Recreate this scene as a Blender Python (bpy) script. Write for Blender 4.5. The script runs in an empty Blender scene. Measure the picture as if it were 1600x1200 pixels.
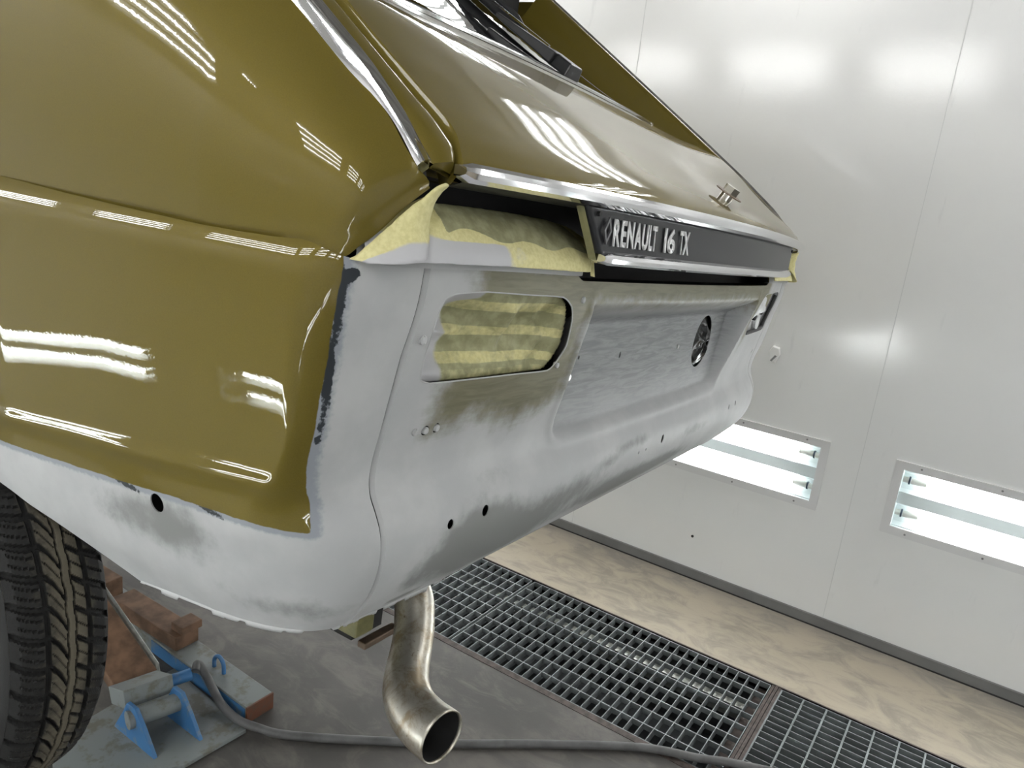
import bpy, bmesh, math, random
import numpy as np
from mathutils import Vector, Matrix, noise as mnoise

random.seed(7)
S = bpy.context.scene
COL = S.collection

# ------------------------------------------------------------------ camera
CAM = Vector((0.0, 0.0, 1.65))
yaw, pitch, roll = math.radians(32.38), math.radians(-14.95), math.radians(6.507)
fwd = Vector((math.cos(yaw)*math.cos(pitch), math.sin(yaw)*math.cos(pitch), math.sin(pitch)))
r0 = Vector((math.sin(yaw), -math.cos(yaw), 0.0))
u0 = r0.cross(fwd)
rgt = math.cos(roll)*r0 + math.sin(roll)*u0
upv = -math.sin(roll)*r0 + math.cos(roll)*u0
cd = bpy.data.cameras.new('camera')
cd.sensor_width = 36.0
cd.lens = 36.0*1191.43/1600.0
cd.clip_start = 0.02
cam = bpy.data.objects.new('camera', cd)
COL.objects.link(cam)
rot = Matrix((rgt, upv, -fwd)).transposed()
cam.matrix_world = Matrix.Translation(CAM) @ rot.to_4x4()
S.camera = cam

# ------------------------------------------------------------------ world, exposure
W = bpy.data.worlds.new('world')
S.world = W
W.use_nodes = True
W.node_tree.nodes['Background'].inputs[0].default_value = (0.75, 0.78, 0.82, 1)
W.node_tree.nodes['Background'].inputs[1].default_value = 0.3
S.view_settings.view_transform = 'Standard'
S.view_settings.look = 'None'
S.view_settings.gamma = 1.0
S.view_settings.use_curve_mapping = False
S.view_settings.exposure = 1.44
TUBE_STRENGTH = 13.0          # low wall lights
TUBE_STRENGTH_UP = 11.5      # lights under the ceiling
try:
    S.cycles.max_bounces = 10
    S.cycles.diffuse_bounces = 5
    S.cycles.glossy_bounces = 5
    S.cycles.transparent_max_bounces = 12
    S.cycles.use_denoising = True
    S.cycles.sample_clamp_indirect = 6.0
except Exception:
    pass

# ------------------------------------------------------------------ node helpers
class NT:
    def __init__(self, name):
        m = bpy.data.materials.new(name)
        m.use_nodes = True
        self.m = m
        self.t = m.node_tree
        self.b = self.t.nodes['Principled BSDF']
        self.out = self.t.nodes['Material Output']
    def n(self, typ, **kw):
        nd = self.t.nodes.new(typ)
        for k, v in kw.items():
            setattr(nd, k, v)
        return nd
    def l(self, a, b):
        self.t.links.new(a, b)
    def inp(self, sock, v):
        if hasattr(v, 'is_output'):
            self.l(v, sock)
        else:
            if isinstance(v, (tuple, list)) and len(v) == 3 and sock.type == 'RGBA':
                v = (*v, 1)
            sock.default_value = v
    def coord(self, kind='Object'):
        return self.n('ShaderNodeTexCoord').outputs[kind]
    def mapping(self, vec, scale=(1, 1, 1), rot=(0, 0, 0)):
        mp = self.n('ShaderNodeMapping')
        self.l(vec, mp.inputs['Vector'])
        mp.inputs['Scale'].default_value = scale
        mp.inputs['Rotation'].default_value = rot
        return mp.outputs[0]
    def noise(self, vec, scale, detail=4.0, rough=0.55, dist=0.0):
        nd = self.n('ShaderNodeTexNoise')
        self.l(vec, nd.inputs['Vector'])
        nd.inputs['Scale'].default_value = scale
        nd.inputs['Detail'].default_value = detail
        nd.inputs['Roughness'].default_value = rough
        nd.inputs['Distortion'].default_value = dist
        return nd.outputs['Fac']
    def voro(self, vec, scale):
        nd = self.n('ShaderNodeTexVoronoi')
        self.l(vec, nd.inputs['Vector'])
        nd.inputs['Scale'].default_value = scale
        return nd.outputs['Distance']
    def math(self, op, a, b=0.0, c=0.0, clamp=False):
        nd = self.n('ShaderNodeMath', operation=op)
        nd.use_clamp = clamp
        self.inp(nd.inputs[0], a); self.inp(nd.inputs[1], b); self.inp(nd.inputs[2], c)
        return nd.outputs[0]
    def step(self, v, lo, hi):
        nd = self.n('ShaderNodeMapRange')
        nd.interpolation_type = 'SMOOTHSTEP'
        self.inp(nd.inputs['Value'], v)
        nd.inputs['From Min'].default_value = lo
        nd.inputs['From Max'].default_value = hi
        return nd.outputs['Result']
    def mix(self, f, a, b):
        nd = self.n('ShaderNodeMix', data_type='RGBA')
        self.inp(nd.inputs[0], f); self.inp(nd.inputs[6], a); self.inp(nd.inputs[7], b)
        return nd.outputs[2]
    def attr(self, name):
        return self.n('ShaderNodeAttribute', attribute_name=name).outputs['Fac']
    def bump(self, h, strength=0.2, dist=0.001, normal=None):
        nd = self.n('ShaderNodeBump')
        nd.inputs['Strength'].default_value = strength
        nd.inputs['Distance'].default_value = dist
        self.l(h, nd.inputs['Height'])
        if normal is not None:
            self.l(normal, nd.inputs['Normal'])
        return nd.outputs[0]
    def set(self, **kw):
        names = dict(color='Base Color', rough='Roughness', metal='Metallic', coat='Coat Weight', coat_rough='Coat Roughness',
                     normal='Normal', coat_normal='Coat Normal', spec='Specular IOR Level', alpha='Alpha', trans='Transmission Weight',
                     ior='IOR', sheen='Sheen Weight')
        for k, v in kw.items():
            self.inp(self.b.inputs[names[k]], v)
        return self

def simple(name, color, rough=0.5, metal=0.0, var=0.0, vscale=30.0, bump=0.0, bscale=200.0, coat=0.0):
    t = NT(name)
    t.set(color=color, rough=rough, metal=metal, coat=coat)
    co = t.coord()
    if var > 0:
        f = t.noise(co, vscale)
        t.set(color=t.mix(t.step(f, 0.3, 0.7), tuple(c*(1-var) for c in color), tuple(min(1, c*(1+var)) for c in color)))
    if bump > 0:
        t.set(normal=t.bump(t.noise(co, bscale), 0.5, bump))
    return t.m

GOLD_A, GOLD_B = (0.126, 0.096, 0.016), (0.162, 0.125, 0.024)
def gold_material(name):
    t = NT(name)
    co = t.coord()
    fl = t.noise(co, 900.0, 2.0)
    t.set(color=t.mix(fl, GOLD_A, GOLD_B), metal=0.16, rough=0.50, spec=0.05, coat=0.8, coat_rough=0.015)
    t.set(coat_normal=t.bump(t.noise(co, 160.0, 2.0), 0.05, 0.0005))
    return t.m

def shell_material():
    """repaired body: glossy gold paint, dull old paint, grey primer, dark feathered edge, sanded-through patches"""
    t = NT('body_shell_paint')
    co = t.coord()
    # gold top coat
    gb = t.n('ShaderNodeBsdfPrincipled')
    fl = t.noise(co, 900.0, 2.0)
    t.inp(gb.inputs['Base Color'], t.mix(fl, GOLD_A, GOLD_B))
    gb.inputs['Metallic'].default_value = 0.16
    gb.inputs['Specular IOR Level'].default_value = 0.05
    gb.inputs['Roughness'].default_value = 0.50
    gb.inputs['Coat Weight'].default_value = 0.8
    gb.inputs['Coat Roughness'].default_value = 0.015
    t.l(t.bump(t.noise(co, 160.0, 2.0), 0.05, 0.0005), gb.inputs['Coat Normal'])
    # matte coats
    n1 = t.noise(co, 9.0, 5.0, 0.6)
    n2 = t.noise(co, 45.0, 5.0, 0.6)
    n3 = t.noise(co, 160.0, 4.0, 0.6)
    streak = t.noise(t.mapping(co, (5, 5, 45), (0, 0.35, 0)), 3.0, 5.0, 0.6, 1.0)
    prim = t.mix(t.step(n1, 0.35, 0.7), (0.415, 0.422, 0.428), (0.485, 0.49, 0.492))
    sand = t.attr('sanded')
    sf = t.math('MULTIPLY', t.step(t.math('ADD', sand, t.math('MULTIPLY', t.math('SUBTRACT', n2, 0.5), 0.7)), 0.20, 0.75), 0.95)
    prim = t.mix(sf, prim, (0.215, 0.22, 0.215))
    smear = t.attr('smear')
    bare = t.mix(t.step(streak, 0.35, 0.65), (0.18, 0.188, 0.195), (0.275, 0.282, 0.288))
    prim = t.mix(t.math('MULTIPLY', smear, 0.9), prim, bare)
    ol = t.attr('olive')
    olf = t.step(t.math('ADD', ol, t.math('ADD', t.math('MULTIPLY', t.math('SUBTRACT', n2, 0.5), 0.045), t.math('MULTIPLY', t.math('SUBTRACT', streak, 0.5), 0.022))), -0.018, 0.024)
    olc = t.mix(t.step(streak, 0.3, 0.7), (0.135, 0.125, 0.075), (0.19, 0.18, 0.115))
    mat = t.mix(olf, prim, olc)
    # blue-grey undercoat edging the gold paint and dark filler showing through it
    ed = t.attr('edge')
    edw = t.math('ADD', ed, t.math('MULTIPLY', t.math('SUBTRACT', n3, 0.5), 0.012))
    mat = t.mix(t.step(edw, -0.014, -0.006), mat, (0.27, 0.29, 0.32))
    dk = t.attr('filler')
    dkf = t.step(t.math('ADD', dk, t.math('MULTIPLY', t.math('SUBTRACT', n3, 0.5), 0.007)), -0.0005, 0.0008)
    mat = t.mix(dkf, mat, (0.022, 0.028, 0.034))
    t.set(color=mat, metal=0.0, rough=t.math('SUBTRACT', 0.58, t.math('MULTIPLY', olf, 0.14)), spec=t.math('SUBTRACT', 0.35, t.math('MULTIPLY', smear, 0.22)))
    t.set(normal=t.bump(t.noise(co, 500.0, 2.0), 0.10, 0.0004))
    g = t.attr('gold')
    gn = t.math('ADD', g, t.math('MULTIPLY', t.math('SUBTRACT', n2, 0.5), 0.004))
    gf = t.step(gn, -0.0006, 0.0006)
    ms = t.n('ShaderNodeMixShader')
    t.l(gf, ms.inputs[0]); t.l(t.b.outputs[0], ms.inputs[1]); t.l(gb.outputs[0], ms.inputs[2])
    t.l(ms.outputs[0], t.out.inputs[0])
    return t.m

def glass_material(name, tint, refl=1.0):
    t = NT(name)
    tr = t.n('ShaderNodeBsdfTransparent'); tr.inputs[0].default_value = (*tint, 1)
    gl = t.n('ShaderNodeBsdfGlossy'); gl.inputs['Roughness'].default_value = 0.01
    fr = t.n('ShaderNodeFresnel')
    bf = t.n('ShaderNodeNewGeometry').outputs['Backfacing']      # a thin pane reflects alike from both sides
    t.l(t.math('SUBTRACT', 1.5, t.math('MULTIPLY', bf, 1.5-1/1.5)), fr.inputs['IOR'])
    ms = t.n('ShaderNodeMixShader')
    t.l(t.math('MULTIPLY', fr.outputs[0], refl, clamp=True), ms.inputs[0])
    t.l(tr.outputs[0], ms.inputs[1]); t.l(gl.outputs[0], ms.inputs[2])
    t.l(ms.outputs[0], t.out.inputs[0])
    return t.m

def emit_material(name, color, strength):
    t = NT(name)
    e = t.n('ShaderNodeEmission')
    e.inputs[0].default_value = (*color, 1); e.inputs[1].default_value = strength
    t.l(e.outputs[0], t.out.inputs[0])
    return t.m

def wall_material():
    t = NT('booth_wall_white')
    co = t.coord()
    n = t.noise(co, 2.0, 4.0)
    c = t.mix(t.step(n, 0.3, 0.7), (0.76, 0.765, 0.765), (0.79, 0.795, 0.79))
    sc = t.noise(t.mapping(co, (1, 9, 2.2)), 2.2, 5.0, 0.6)
    c = t.mix(t.math('MULTIPLY', t.step(sc, 0.63, 0.78), 0.22), c, (0.50, 0.51, 0.52))
    t.set(color=c, rough=0.10, spec=0.5)
    t.set(normal=t.bump(t.noise(co, 55.0, 4.0, 0.6), 0.30, 0.0011))
    return t.m

def ceiling_material():
    t = NT('ceiling_filter_cloth')
    co = t.coord()
    n = t.noise(t.mapping(co, (0.5, 5.0, 1), (0, 0, 0.1)), 2.0, 4.0, 0.6, 0.6)
    t.set(color=t.mix(t.step(n, 0.35, 0.65), (0.15, 0.145, 0.13), (0.27, 0.265, 0.25)), rough=0.9)
    t.set(normal=t.bump(n, 0.6, 0.02))
    return t.m

def concrete_material():
    t = NT('booth_floor_concrete')
    co = t.coord()
    n1 = t.noise(co, 2.2, 6.0, 0.6, 0.6)
    n2 = t.noise(t.mapping(co, (4.5, 2.2, 1), (0, 0, 0.15)), 2.6, 8.0, 0.68, 0.9)
    c = t.mix(t.step(n1, 0.3, 0.72), (0.072, 0.068, 0.064), (0.112, 0.105, 0.097))  # own grey, darkened further to paint in the car's shadow
    sx = t.n('ShaderNodeSeparateXYZ'); t.l(co, sx.inputs[0])
    beige = t.step(sx.outputs[0], 2.3, 2.65)
    c = t.mix(beige, c, (0.40, 0.345, 0.27))
    dirt = t.step(t.math('ADD', n2, t.math('MULTIPLY', t.math('SUBTRACT', n1, 0.5), 0.5)), 0.42, 0.68)
    c = t.mix(t.math('MULTIPLY', dirt, 0.55), c, (0.18, 0.165, 0.145))
    edge = t.step(t.math('ADD', sx.outputs[0], t.math('MULTIPLY', n2, 0.25)), 3.05, 3.30)
    c = t.mix(t.math('MULTIPLY', edge, 0.5), c, (0.20, 0.20, 0.195))
    sp = t.noise(co, 160.0, 3.0)
    c = t.mix(t.math('MULTIPLY', t.step(sp, 0.62, 0.75), 0.25), c, (0.12, 0.11, 0.1))
    t.set(color=c, rough=0.55, spec=0.4)
    t.set(normal=t.bump(t.noise(co, 120.0, 5.0), 0.25, 0.001))
    return t.m

def chrome_material():
    t = NT('bright_chrome')
    t.set(color=(0.80, 0.80, 0.82), metal=1.0, rough=0.07)
    return t.m

def pipe_material():
    t = NT('aluminised_exhaust_steel')
    co = t.coord()
    n1 = t.noise(co, 38.0, 6.0, 0.7, 0.4)
    n2 = t.noise(co, 110.0, 5.0, 0.7)
    c = t.mix(t.step(n1, 0.42, 0.66), (0.56, 0.54, 0.48), (0.36, 0.30, 0.215))
    c = t.mix(t.math('MULTIPLY', t.step(n2, 0.6, 0.72), 0.7), c, (0.17, 0.12, 0.075))
    t.set(color=c, metal=0.85, rough=t.math('ADD', 0.30, t.math('MULTIPLY', n1, 0.16)))
    t.set(normal=t.bump(n2, 0.25, 0.0006))
    return t.m

def paper_material():
    t = NT('masking_paper_and_tape')
    co = t.coord()
    n = t.noise(co, 60.0, 4.0, 0.6)
    n2 = t.noise(co, 210.0, 3.0)
    pc = t.mix(t.step(n, 0.35, 0.7), (0.27, 0.265, 0.145), (0.40, 0.39, 0.23))
    tc = t.mix(t.step(n2, 0.3, 0.7), (0.62, 0.57, 0.27), (0.72, 0.67, 0.35))
    c = t.mix(t.step(t.math('ADD', t.attr('tape'), t.math('MULTIPLY', t.math('SUBTRACT', n, 0.5), 0.25)), 0.42, 0.58), pc, tc)
    c = t.mix(t.step(t.math('ADD', t.attr('primed'), t.math('MULTIPLY', t.math('SUBTRACT', n, 0.5), 0.5)), 0.35, 0.65), c, (0.50, 0.50, 0.52))
    t.set(color=c, rough=0.62, spec=0.35)
    t.set(normal=t.bump(t.noise(co, 70.0, 2.0), 0.2, 0.001))
    return t.m

def tyre_material():
    t = NT('dusty_tyre_rubber')
    co = t.coord()
    n = t.noise(co, 55.0, 5.0, 0.65)
    d = t.attr('dust')
    f = t.step(t.math('ADD', d, t.math('MULTIPLY', t.math('SUBTRACT', n, 0.5), 0.9)), 0.35, 1.05)
    t.set(color=t.mix(f, (0.016, 0.016, 0.016), (0.135, 0.120, 0.088)), rough=0.68, spec=0.35)
    t.set(normal=t.bump(t.noise(co, 600.0, 3.0), 0.4, 0.0006))
    return t.m

def worn_paint(name, color, under, amount=0.5, rough=0.5):
    t = NT(name)
    co = t.coord()
    n = t.noise(co, 16.0, 6.0, 0.65)
    t.set(color=t.mix(t.step(n, amount-0.06, amount+0.10), color, under), rough=rough)
    t.set(normal=t.bump(n, 0.2, 0.001))
    return t.m

M = dict(
    shell=shell_material(), gold=gold_material('gold_metallic_paint'),
    chrome=chrome_material(), black=simple('black_satin_plastic', (0.022, 0.023, 0.025), 0.38, bump=0.0003),
    rubber=simple('black_rubber_and_gap', (0.012, 0.012, 0.013), 0.6), panel=simple('charcoal_trim_panel', (0.018, 0.019, 0.022), 0.34, bump=0.0002, bscale=700),
    letter=simple('silver_lettering', (0.72, 0.72, 0.73), 0.3, 0.6), emblem=simple('dark_pewter_emblem', (0.20, 0.20, 0.21), 0.35, 0.7),
    cabin=simple('dark_cabin_lining_and_infill', (0.02, 0.02, 0.02), 0.8), glass=glass_material('tailgate_glass', (0.55, 0.58, 0.56), 2.6),
    pane=glass_material('lamp_cover_glass', (0.94, 0.95, 0.95)),
    paper=paper_material(), tyre=tyre_material(), pipe=pipe_material(), soot_and_hole=simple('soot_and_hole_black', (0.008, 0.008, 0.008), 0.9),
    steel=simple('bare_steel', (0.55, 0.55, 0.54), 0.28, 1.0), nickel=simple('nickel_plating', (0.62, 0.60, 0.55), 0.16, 1.0),
    wall=wall_material(), ceil=ceiling_material(), base=simple('grey_plinth_metal', (0.165, 0.165, 0.162), 0.45, var=0.1, vscale=6),
    floor=concrete_material(), grate=simple('galvanised_grating', (0.20, 0.22, 0.225), 0.5, 0.2, var=0.2, vscale=14), rust=simple('rusty_angle_iron', (0.075, 0.058, 0.052), 0.65, 0.2, var=0.35, vscale=40),
    pit=simple('pit_concrete', (0.06, 0.065, 0.07), 0.9), lampwhite=simple('lamp_frame_white', (0.66, 0.66, 0.665), 0.4),
    reflector=simple('lamp_reflector', (0.66, 0.72, 0.73), 0.45), dull=simple('dulled_reflector', (0.26, 0.27, 0.27), 0.5), tube=emit_material('fluorescent_tube_light', (1.0, 0.985, 0.968), TUBE_STRENGTH), tube_up=emit_material('upper_fluorescent_tube_light', (1.0, 0.985, 0.968), TUBE_STRENGTH_UP),
    cap=simple('tube_end_cap', (0.62, 0.62, 0.58), 0.35, 0.3), ring=simple('dark_blue_ring', (0.03, 0.05, 0.08), 0.4), seam=simple('grey_sealant', (0.62, 0.63, 0.63), 0.4),
    screw=simple('dull_screw', (0.25, 0.25, 0.25), 0.4, 0.6), blue=worn_paint('worn_blue_paint', (0.045, 0.155, 0.34), (0.15, 0.19, 0.215), 0.58),
    bluegrey=worn_paint('dusty_blue_grey_paint', (0.205, 0.225, 0.225), (0.15, 0.145, 0.12), 0.55), red=worn_paint('rust_red_paint', (0.15, 0.06, 0.035), (0.11, 0.07, 0.05), 0.56),
    wood=simple('brown_hardwood', (0.155, 0.088, 0.052), 0.7, var=0.4, vscale=18), hose=simple('grey_air_hose', (0.10, 0.10, 0.10), 0.5, var=0.3, vscale=12),
    bag=simple('black_plastic_bag', (0.015, 0.016, 0.017), 0.22), socket=simple('grey_lamp_socket', (0.62, 0.63, 0.64), 0.45, var=0.15, vscale=60), oliveold=simple('old_olive_paint', (0.19, 0.18, 0.08), 0.5, var=0.2, vscale=40),
    film=simple('primed_masking_film', (0.44, 0.445, 0.45), 0.5, bump=0.001, bscale=90),
    clip=simple('white_plastic_clip', (0.78, 0.78, 0.77), 0.4), brown=simple('heat_browned_steel', (0.17, 0.125, 0.09), 0.5, 0.6, var=0.3, vscale=30), silver=simple('grey_bracket_metal', (0.42, 0.43, 0.40), 0.4, 0.6, var=0.2, vscale=40),
)

# ------------------------------------------------------------------ object helpers
def link(name, me, mat=None, parent=None):
    o = bpy.data.objects.new(name, me)
    COL.objects.link(o)
    if mat is not None and len(me.materials) == 0:
        me.materials.append(mat)
    if parent is not None:
        o.parent = parent
    return o

def tag(o, label=None, cat=None, group=None, kind=None):
    if label: o['label'] = label
    if cat: o['category'] = cat
    if group: o['group'] = group
    if kind: o['kind'] = kind
    return o

def empty(name, loc, label, cat, group=None):
    o = bpy.data.objects.new(name, None)
    o.empty_display_size = 0.1
    COL.objects.link(o)
    o.location = loc
    tag(o, label, cat, group)
    return o

def dup(o, parent=None):
    c = o.copy()
    COL.objects.link(c)
    if parent is not None:
        c.parent = parent
    for ch in [x for x in COL.objects if x.parent == o]:
        dup(ch, c)
    return c

def smooth(me, ang=40):
    me.polygons.foreach_set('use_smooth', [True]*len(me.polygons))
    me.set_sharp_from_angle(angle=math.radians(ang))
    me.update()

def mesh(name, V, F, sm=True, ang=40):
    me = bpy.data.meshes.new(name)
    me.from_pydata([tuple(map(float, v)) for v in V], [], F)
    me.update()
    if sm: smooth(me, ang)
    return me

def grid_faces(nu, nv, cu=False, skip=None):
    F = []
    for i in range(nu if cu else nu-1):
        for j in range(nv-1):
            if skip is not None and skip[i, j]: continue
            a, b = i*nv+j, ((i+1) % nu)*nv+j
            F.append((a, b, b+1, a+1))
    return F

class MB:
    """collects shapes into one mesh"""
    def __init__(self): self.V, self.F = [], []
    def add(self, V, F):
        o = len(self.V)
        self.V += [tuple(map(float, v)) for v in V]
        self.F += [tuple(i+o for i in f) for f in F]
        return self
    def box(self, lo, hi, mat=None):
        x0, y0, z0 = lo; x1, y1, z1 = hi
        V = [Vector(p) for p in ((x0,y0,z0),(x1,y0,z0),(x1,y1,z0),(x0,y1,z0),(x0,y0,z1),(x1,y0,z1),(x1,y1,z1),(x0,y1,z1))]
        if mat is not None: V = [mat @ v for v in V]
        return self.add(V, [(3,2,1,0),(4,5,6,7),(0,1,5,4),(1,2,6,5),(2,3,7,6),(3,0,4,7)])
    def prism(self, pts, z0, z1, mat=None):
        n = len(pts)
        V = [Vector((x, y, z0)) for x, y in pts]+[Vector((x, y, z1)) for x, y in pts]
        if mat is not None: V = [mat @ v for v in V]
        F = [tuple(range(n))[::-1], tuple(range(n, 2*n))]+[(i, (i+1) % n, n+(i+1) % n, n+i) for i in range(n)]
        return self.add(V, F)
    def hull3(self, A, B):
        """loop A (3D) to loop B (3D), capped"""
        n = len(A)
        return self.add(list(A)+list(B), [tuple(range(n))[::-1], tuple(range(n, 2*n))]+[(i, (i+1) % n, n+(i+1) % n, n+i) for i in range(n)])
    def cyl(self, a, b, r, n=20, r2=None):
        return self.tube([a, b], [r, r if r2 is None else r2], n, True)
    def tube(self, pts, r, n=16, cap=True):
        pts = [Vector(p) for p in pts]
        m = len(pts)
        rr = r if isinstance(r, (list, tuple)) else [r]*m
        T = []
        for i in range(m):
            d = pts[min(i+1, m-1)]-pts[max(i-1, 0)]
            T.append(d.normalized())
        ref = Vector((0, 0, 1)) if abs(T[0].z) < 0.9 else Vector((1, 0, 0))
        N = (ref-T[0]*ref.dot(T[0])).normalized()
        V = []
        for i in range(m):
            N = (N-T[i]*N.dot(T[i])).normalized()
            B = T[i].cross(N)
            for k in range(n):
                a = 2*math.pi*k/n
                V.append(pts[i]+(N*math.cos(a)+B*math.sin(a))*rr[i])
        F = [(i*n+k, i*n+(k+1) % n, (i+1)*n+(k+1) % n, (i+1)*n+k) for i in range(m-1) for k in range(n)]
        if cap: F += [tuple(range(n))[::-1], tuple(range((m-1)*n, m*n))]
        return self.add(V, F)
    def me(self, name, sm=True, ang=40):
        return mesh(name, self.V, self.F, sm, ang)
    def build(self, name, mat, parent=None, sm=True, ang=40, bev=0.0):
        o = link(name, self.me(name, sm, ang), mat, parent)
        if bev > 0:
            md = o.modifiers.new('bevel', 'BEVEL'); md.width = bev; md.segments = 2; md.limit_method = 'ANGLE'
        return o

def crom(pts, per=8):
    P = [Vector(p) for p in pts]
    P = [2*P[0]-P[1]]+P+[2*P[-1]-P[-2]]
    out = []
    for i in range(1, len(P)-2):
        a, b, c, d = P[i-1], P[i], P[i+1], P[i+2]
        for k in range(per):
            t = k/per
            out.append(0.5*((2*b)+(c-a)*t+(2*a-5*b+4*c-d)*t*t+(3*b-a-3*c+d)*t**3))
    out.append(P[-2])
    return out

def resample(pts, n):
    P = np.array([tuple(p) for p in pts], float)
    d = np.r_[0, np.cumsum(np.linalg.norm(np.diff(P, axis=0), axis=1))]
    s = np.linspace(0, d[-1], n)
    return np.stack([np.interp(s, d, P[:, k]) for k in range(P.shape[1])], 1)

def sstep(a, b, x):
    t = np.clip((x-a)/(b-a), 0, 1)
    return t*t*(3-2*t)

def sd_poly(px, py, poly):
    """signed distance to polygon, positive inside"""
    poly = np.array(poly, float)
    d = np.full(px.shape, 1e9); ins = np.zeros(px.shape, bool)
    n = len(poly)
    for i in range(n):
        ax, ay = poly[i]; bx, by = poly[(i+1) % n]
        ex, ey = bx-ax, by-ay
        t = np.clip(((px-ax)*ex+(py-ay)*ey)/(ex*ex+ey*ey), 0, 1)
        d = np.minimum(d, np.hypot(px-ax-t*ex, py-ay-t*ey))
        c = ((ay > py) != (by > py)) & (px < (bx-ax)*(py-ay)/(by-ay+1e-12)+ax)
        ins ^= c
    return np.where(ins, d, -d)

def apply_mods(o):
    dg = bpy.context.evaluated_depsgraph_get()
    dg.update()
    me = bpy.data.meshes.new_from_object(o.evaluated_get(dg))
    old = o.data
    o.modifiers.clear()
    o.data = me
    me.name = old.name
    bpy.data.meshes.remove(old)

def set_attr(me, name, vals):
    a = me.attributes.get(name) or me.attributes.new(name, 'FLOAT', 'POINT')
    a.data.foreach_set('value', np.asarray(vals, dtype=np.float32))

def verts(me):
    a = np.empty(len(me.vertices)*3, np.float32)
    me.vertices.foreach_get('co', a)
    return a.reshape(-1, 3).astype(float)

def crumple(P, amp, scale, seed=0):
    out = []
    for p in P:
        v = Vector(p)*scale+Vector((seed*7.3, seed*3.1, 0))
        out.append((mnoise.noise(v)+0.5*mnoise.noise(v*2.3))*amp)
    return np.array(out)

# ------------------------------------------------------------------ room (setting)
WR, WL, YF, YB, ZC = 3.145, -1.0, 6.1, -4.1, 3.02
BEV = 0.42
def struct(name, mb, mat, sm=False):
    o = mb.build(name, mat, None, sm)
    o['kind'] = 'structure'
    return o

GX0, GX1 = 2.012, 2.604          # pit under the gratings
GY0, GY1 = -1.66, 2.46
fl = MB()
for (a, b, c, d) in ((WL-.1, GX0, YB-.1, YF+.1), (GX1, WR+.1, YB-.1, YF+.1), (GX0, GX1, YB-.1, GY0), (GX0, GX1, GY1, YF+.1)):
    fl.add([(a, c, 0), (b, c, 0), (b, d, 0), (a, d, 0)], [(0, 1, 2, 3)])
struct('floor', fl, M['floor'])
pit = MB()
pit.add([(GX0, GY0, 0), (GX1, GY0, 0), (GX1, GY1, 0), (GX0, GY1, 0), (GX0, GY0, -.32), (GX1, GY0, -.32), (GX1, GY1, -.32), (GX0, GY1, -.32)],
        [(0, 1, 5, 4), (1, 2, 6, 5), (2, 3, 7, 6), (3, 0, 4, 7), (4, 5, 6, 7)])
struct('trim_5', pit, M['pit'])

LOWZ0, LOWZ1 = 0.488, 0.786        # outer frame of the low wall lights
SEAM0, PITCH = 0.349, 1.202
KS = range(-3, 4)
LEFT_Y = [-3.22, -1.66, 1.33, 3.24, 5.15]  # first two added behind the camera to brighten the car's rear and flank
LEFT_HALF = 0.74
def wall(name, x, s):
    w = MB()
    # wall with an opening for every low light (inner size of the light box)
    ys = [YB]
    for k in KS:
        hl = 0.455 if s > 0 else LEFT_HALF-0.026
        if s < 0 and k+3 >= len(LEFT_Y): continue
        c = SEAM0+PITCH*k+PITCH/2 if s > 0 else LEFT_Y[k+3]
        if c+hl < YF: ys += [c-hl, c+hl]
    ys.append(YF)
    z0, z1 = LOWZ0+0.025, LOWZ1-0.025
    q = lambda ya, yb, za, zb: w.add([(x, ya, za), (x, yb, za), (x, yb, zb), (x, ya, zb)], [(0, 1, 2, 3) if s < 0 else (3, 2, 1, 0)])
    q(YB, YF, 0, z0); q(YB, YF, z1, ZC-BEV)
    for i in range(0, len(ys)-1, 2): q(ys[i], ys[i+1], z0, z1)
    # sloping panel up to the ceiling, open behind every upper light
    def p(ya, yb, a, b):
        A = lambda v: (x-s*BEV*v, ZC-BEV+BEV*v)
        (xa, za), (xb, zb) = A(a), A(b)
        w.add([(xa, ya, za), (xa, yb, za), (xb, yb, zb), (xb, ya, zb)], [(0, 1, 2, 3) if s < 0 else (3, 2, 1, 0)])
    va, vb = .5-.205/(BEV*1.4142), .5+.205/(BEV*1.4142)
    p(YB, YF, 0, va); p(YB, YF, vb, 1)
    yu = [YB]
    for k in KS:
        c = SEAM0+PITCH*k+PITCH/2
        yu += [c-0.490, c+0.490]
    yu.append(YF)
    for i in range(0, len(yu)-1, 2): p(yu[i], yu[i+1], va, vb)
    return struct(name, w, M['wall'])
wall('wall_right', WR, 1)
wall('wall_left', WL, -1)
struct('wall_front', MB().add([(WL, YF, 0), (WR, YF, 0), (WR, YF, ZC), (WL, YF, ZC)], [(0, 1, 2, 3)]), M['wall'])
struct('wall_back', MB().add([(WL, YB, 0), (WR, YB, 0), (WR, YB, ZC), (WL, YB, ZC)], [(3, 2, 1, 0)]), M['wall'])
struct('ceiling', MB().add([(WL+BEV, YB, ZC), (WR-BEV, YB, ZC), (WR-BEV, YF, ZC), (WL+BEV, YF, ZC)], [(3, 2, 1, 0)]), M['ceil'])
bb = MB().box((WR-0.012, YB, 0.0), (WR+0.02, YF, 0.046))
struct('baseboard_right', bb, M['base'])
struct('trim_6', MB().box((WR-0.014, YB, 0.0), (WR+0.02, YF, 0.006)), M['rubber'])
struct('baseboard_left', MB().box((WL-.02, YB, 0.0), (WL+0.012, YF, 0.046)), M['base'])
for i, k in enumerate(range(-2, 4)):
    y = SEAM0+PITCH*k
    sm_ = MB().box((WR-0.0012, y-0.0014, 0.046), (WR+0.001, y+0.0014, ZC-BEV))
    struct('trim_%d' % (10+i), sm_, M['seam'])

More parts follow.
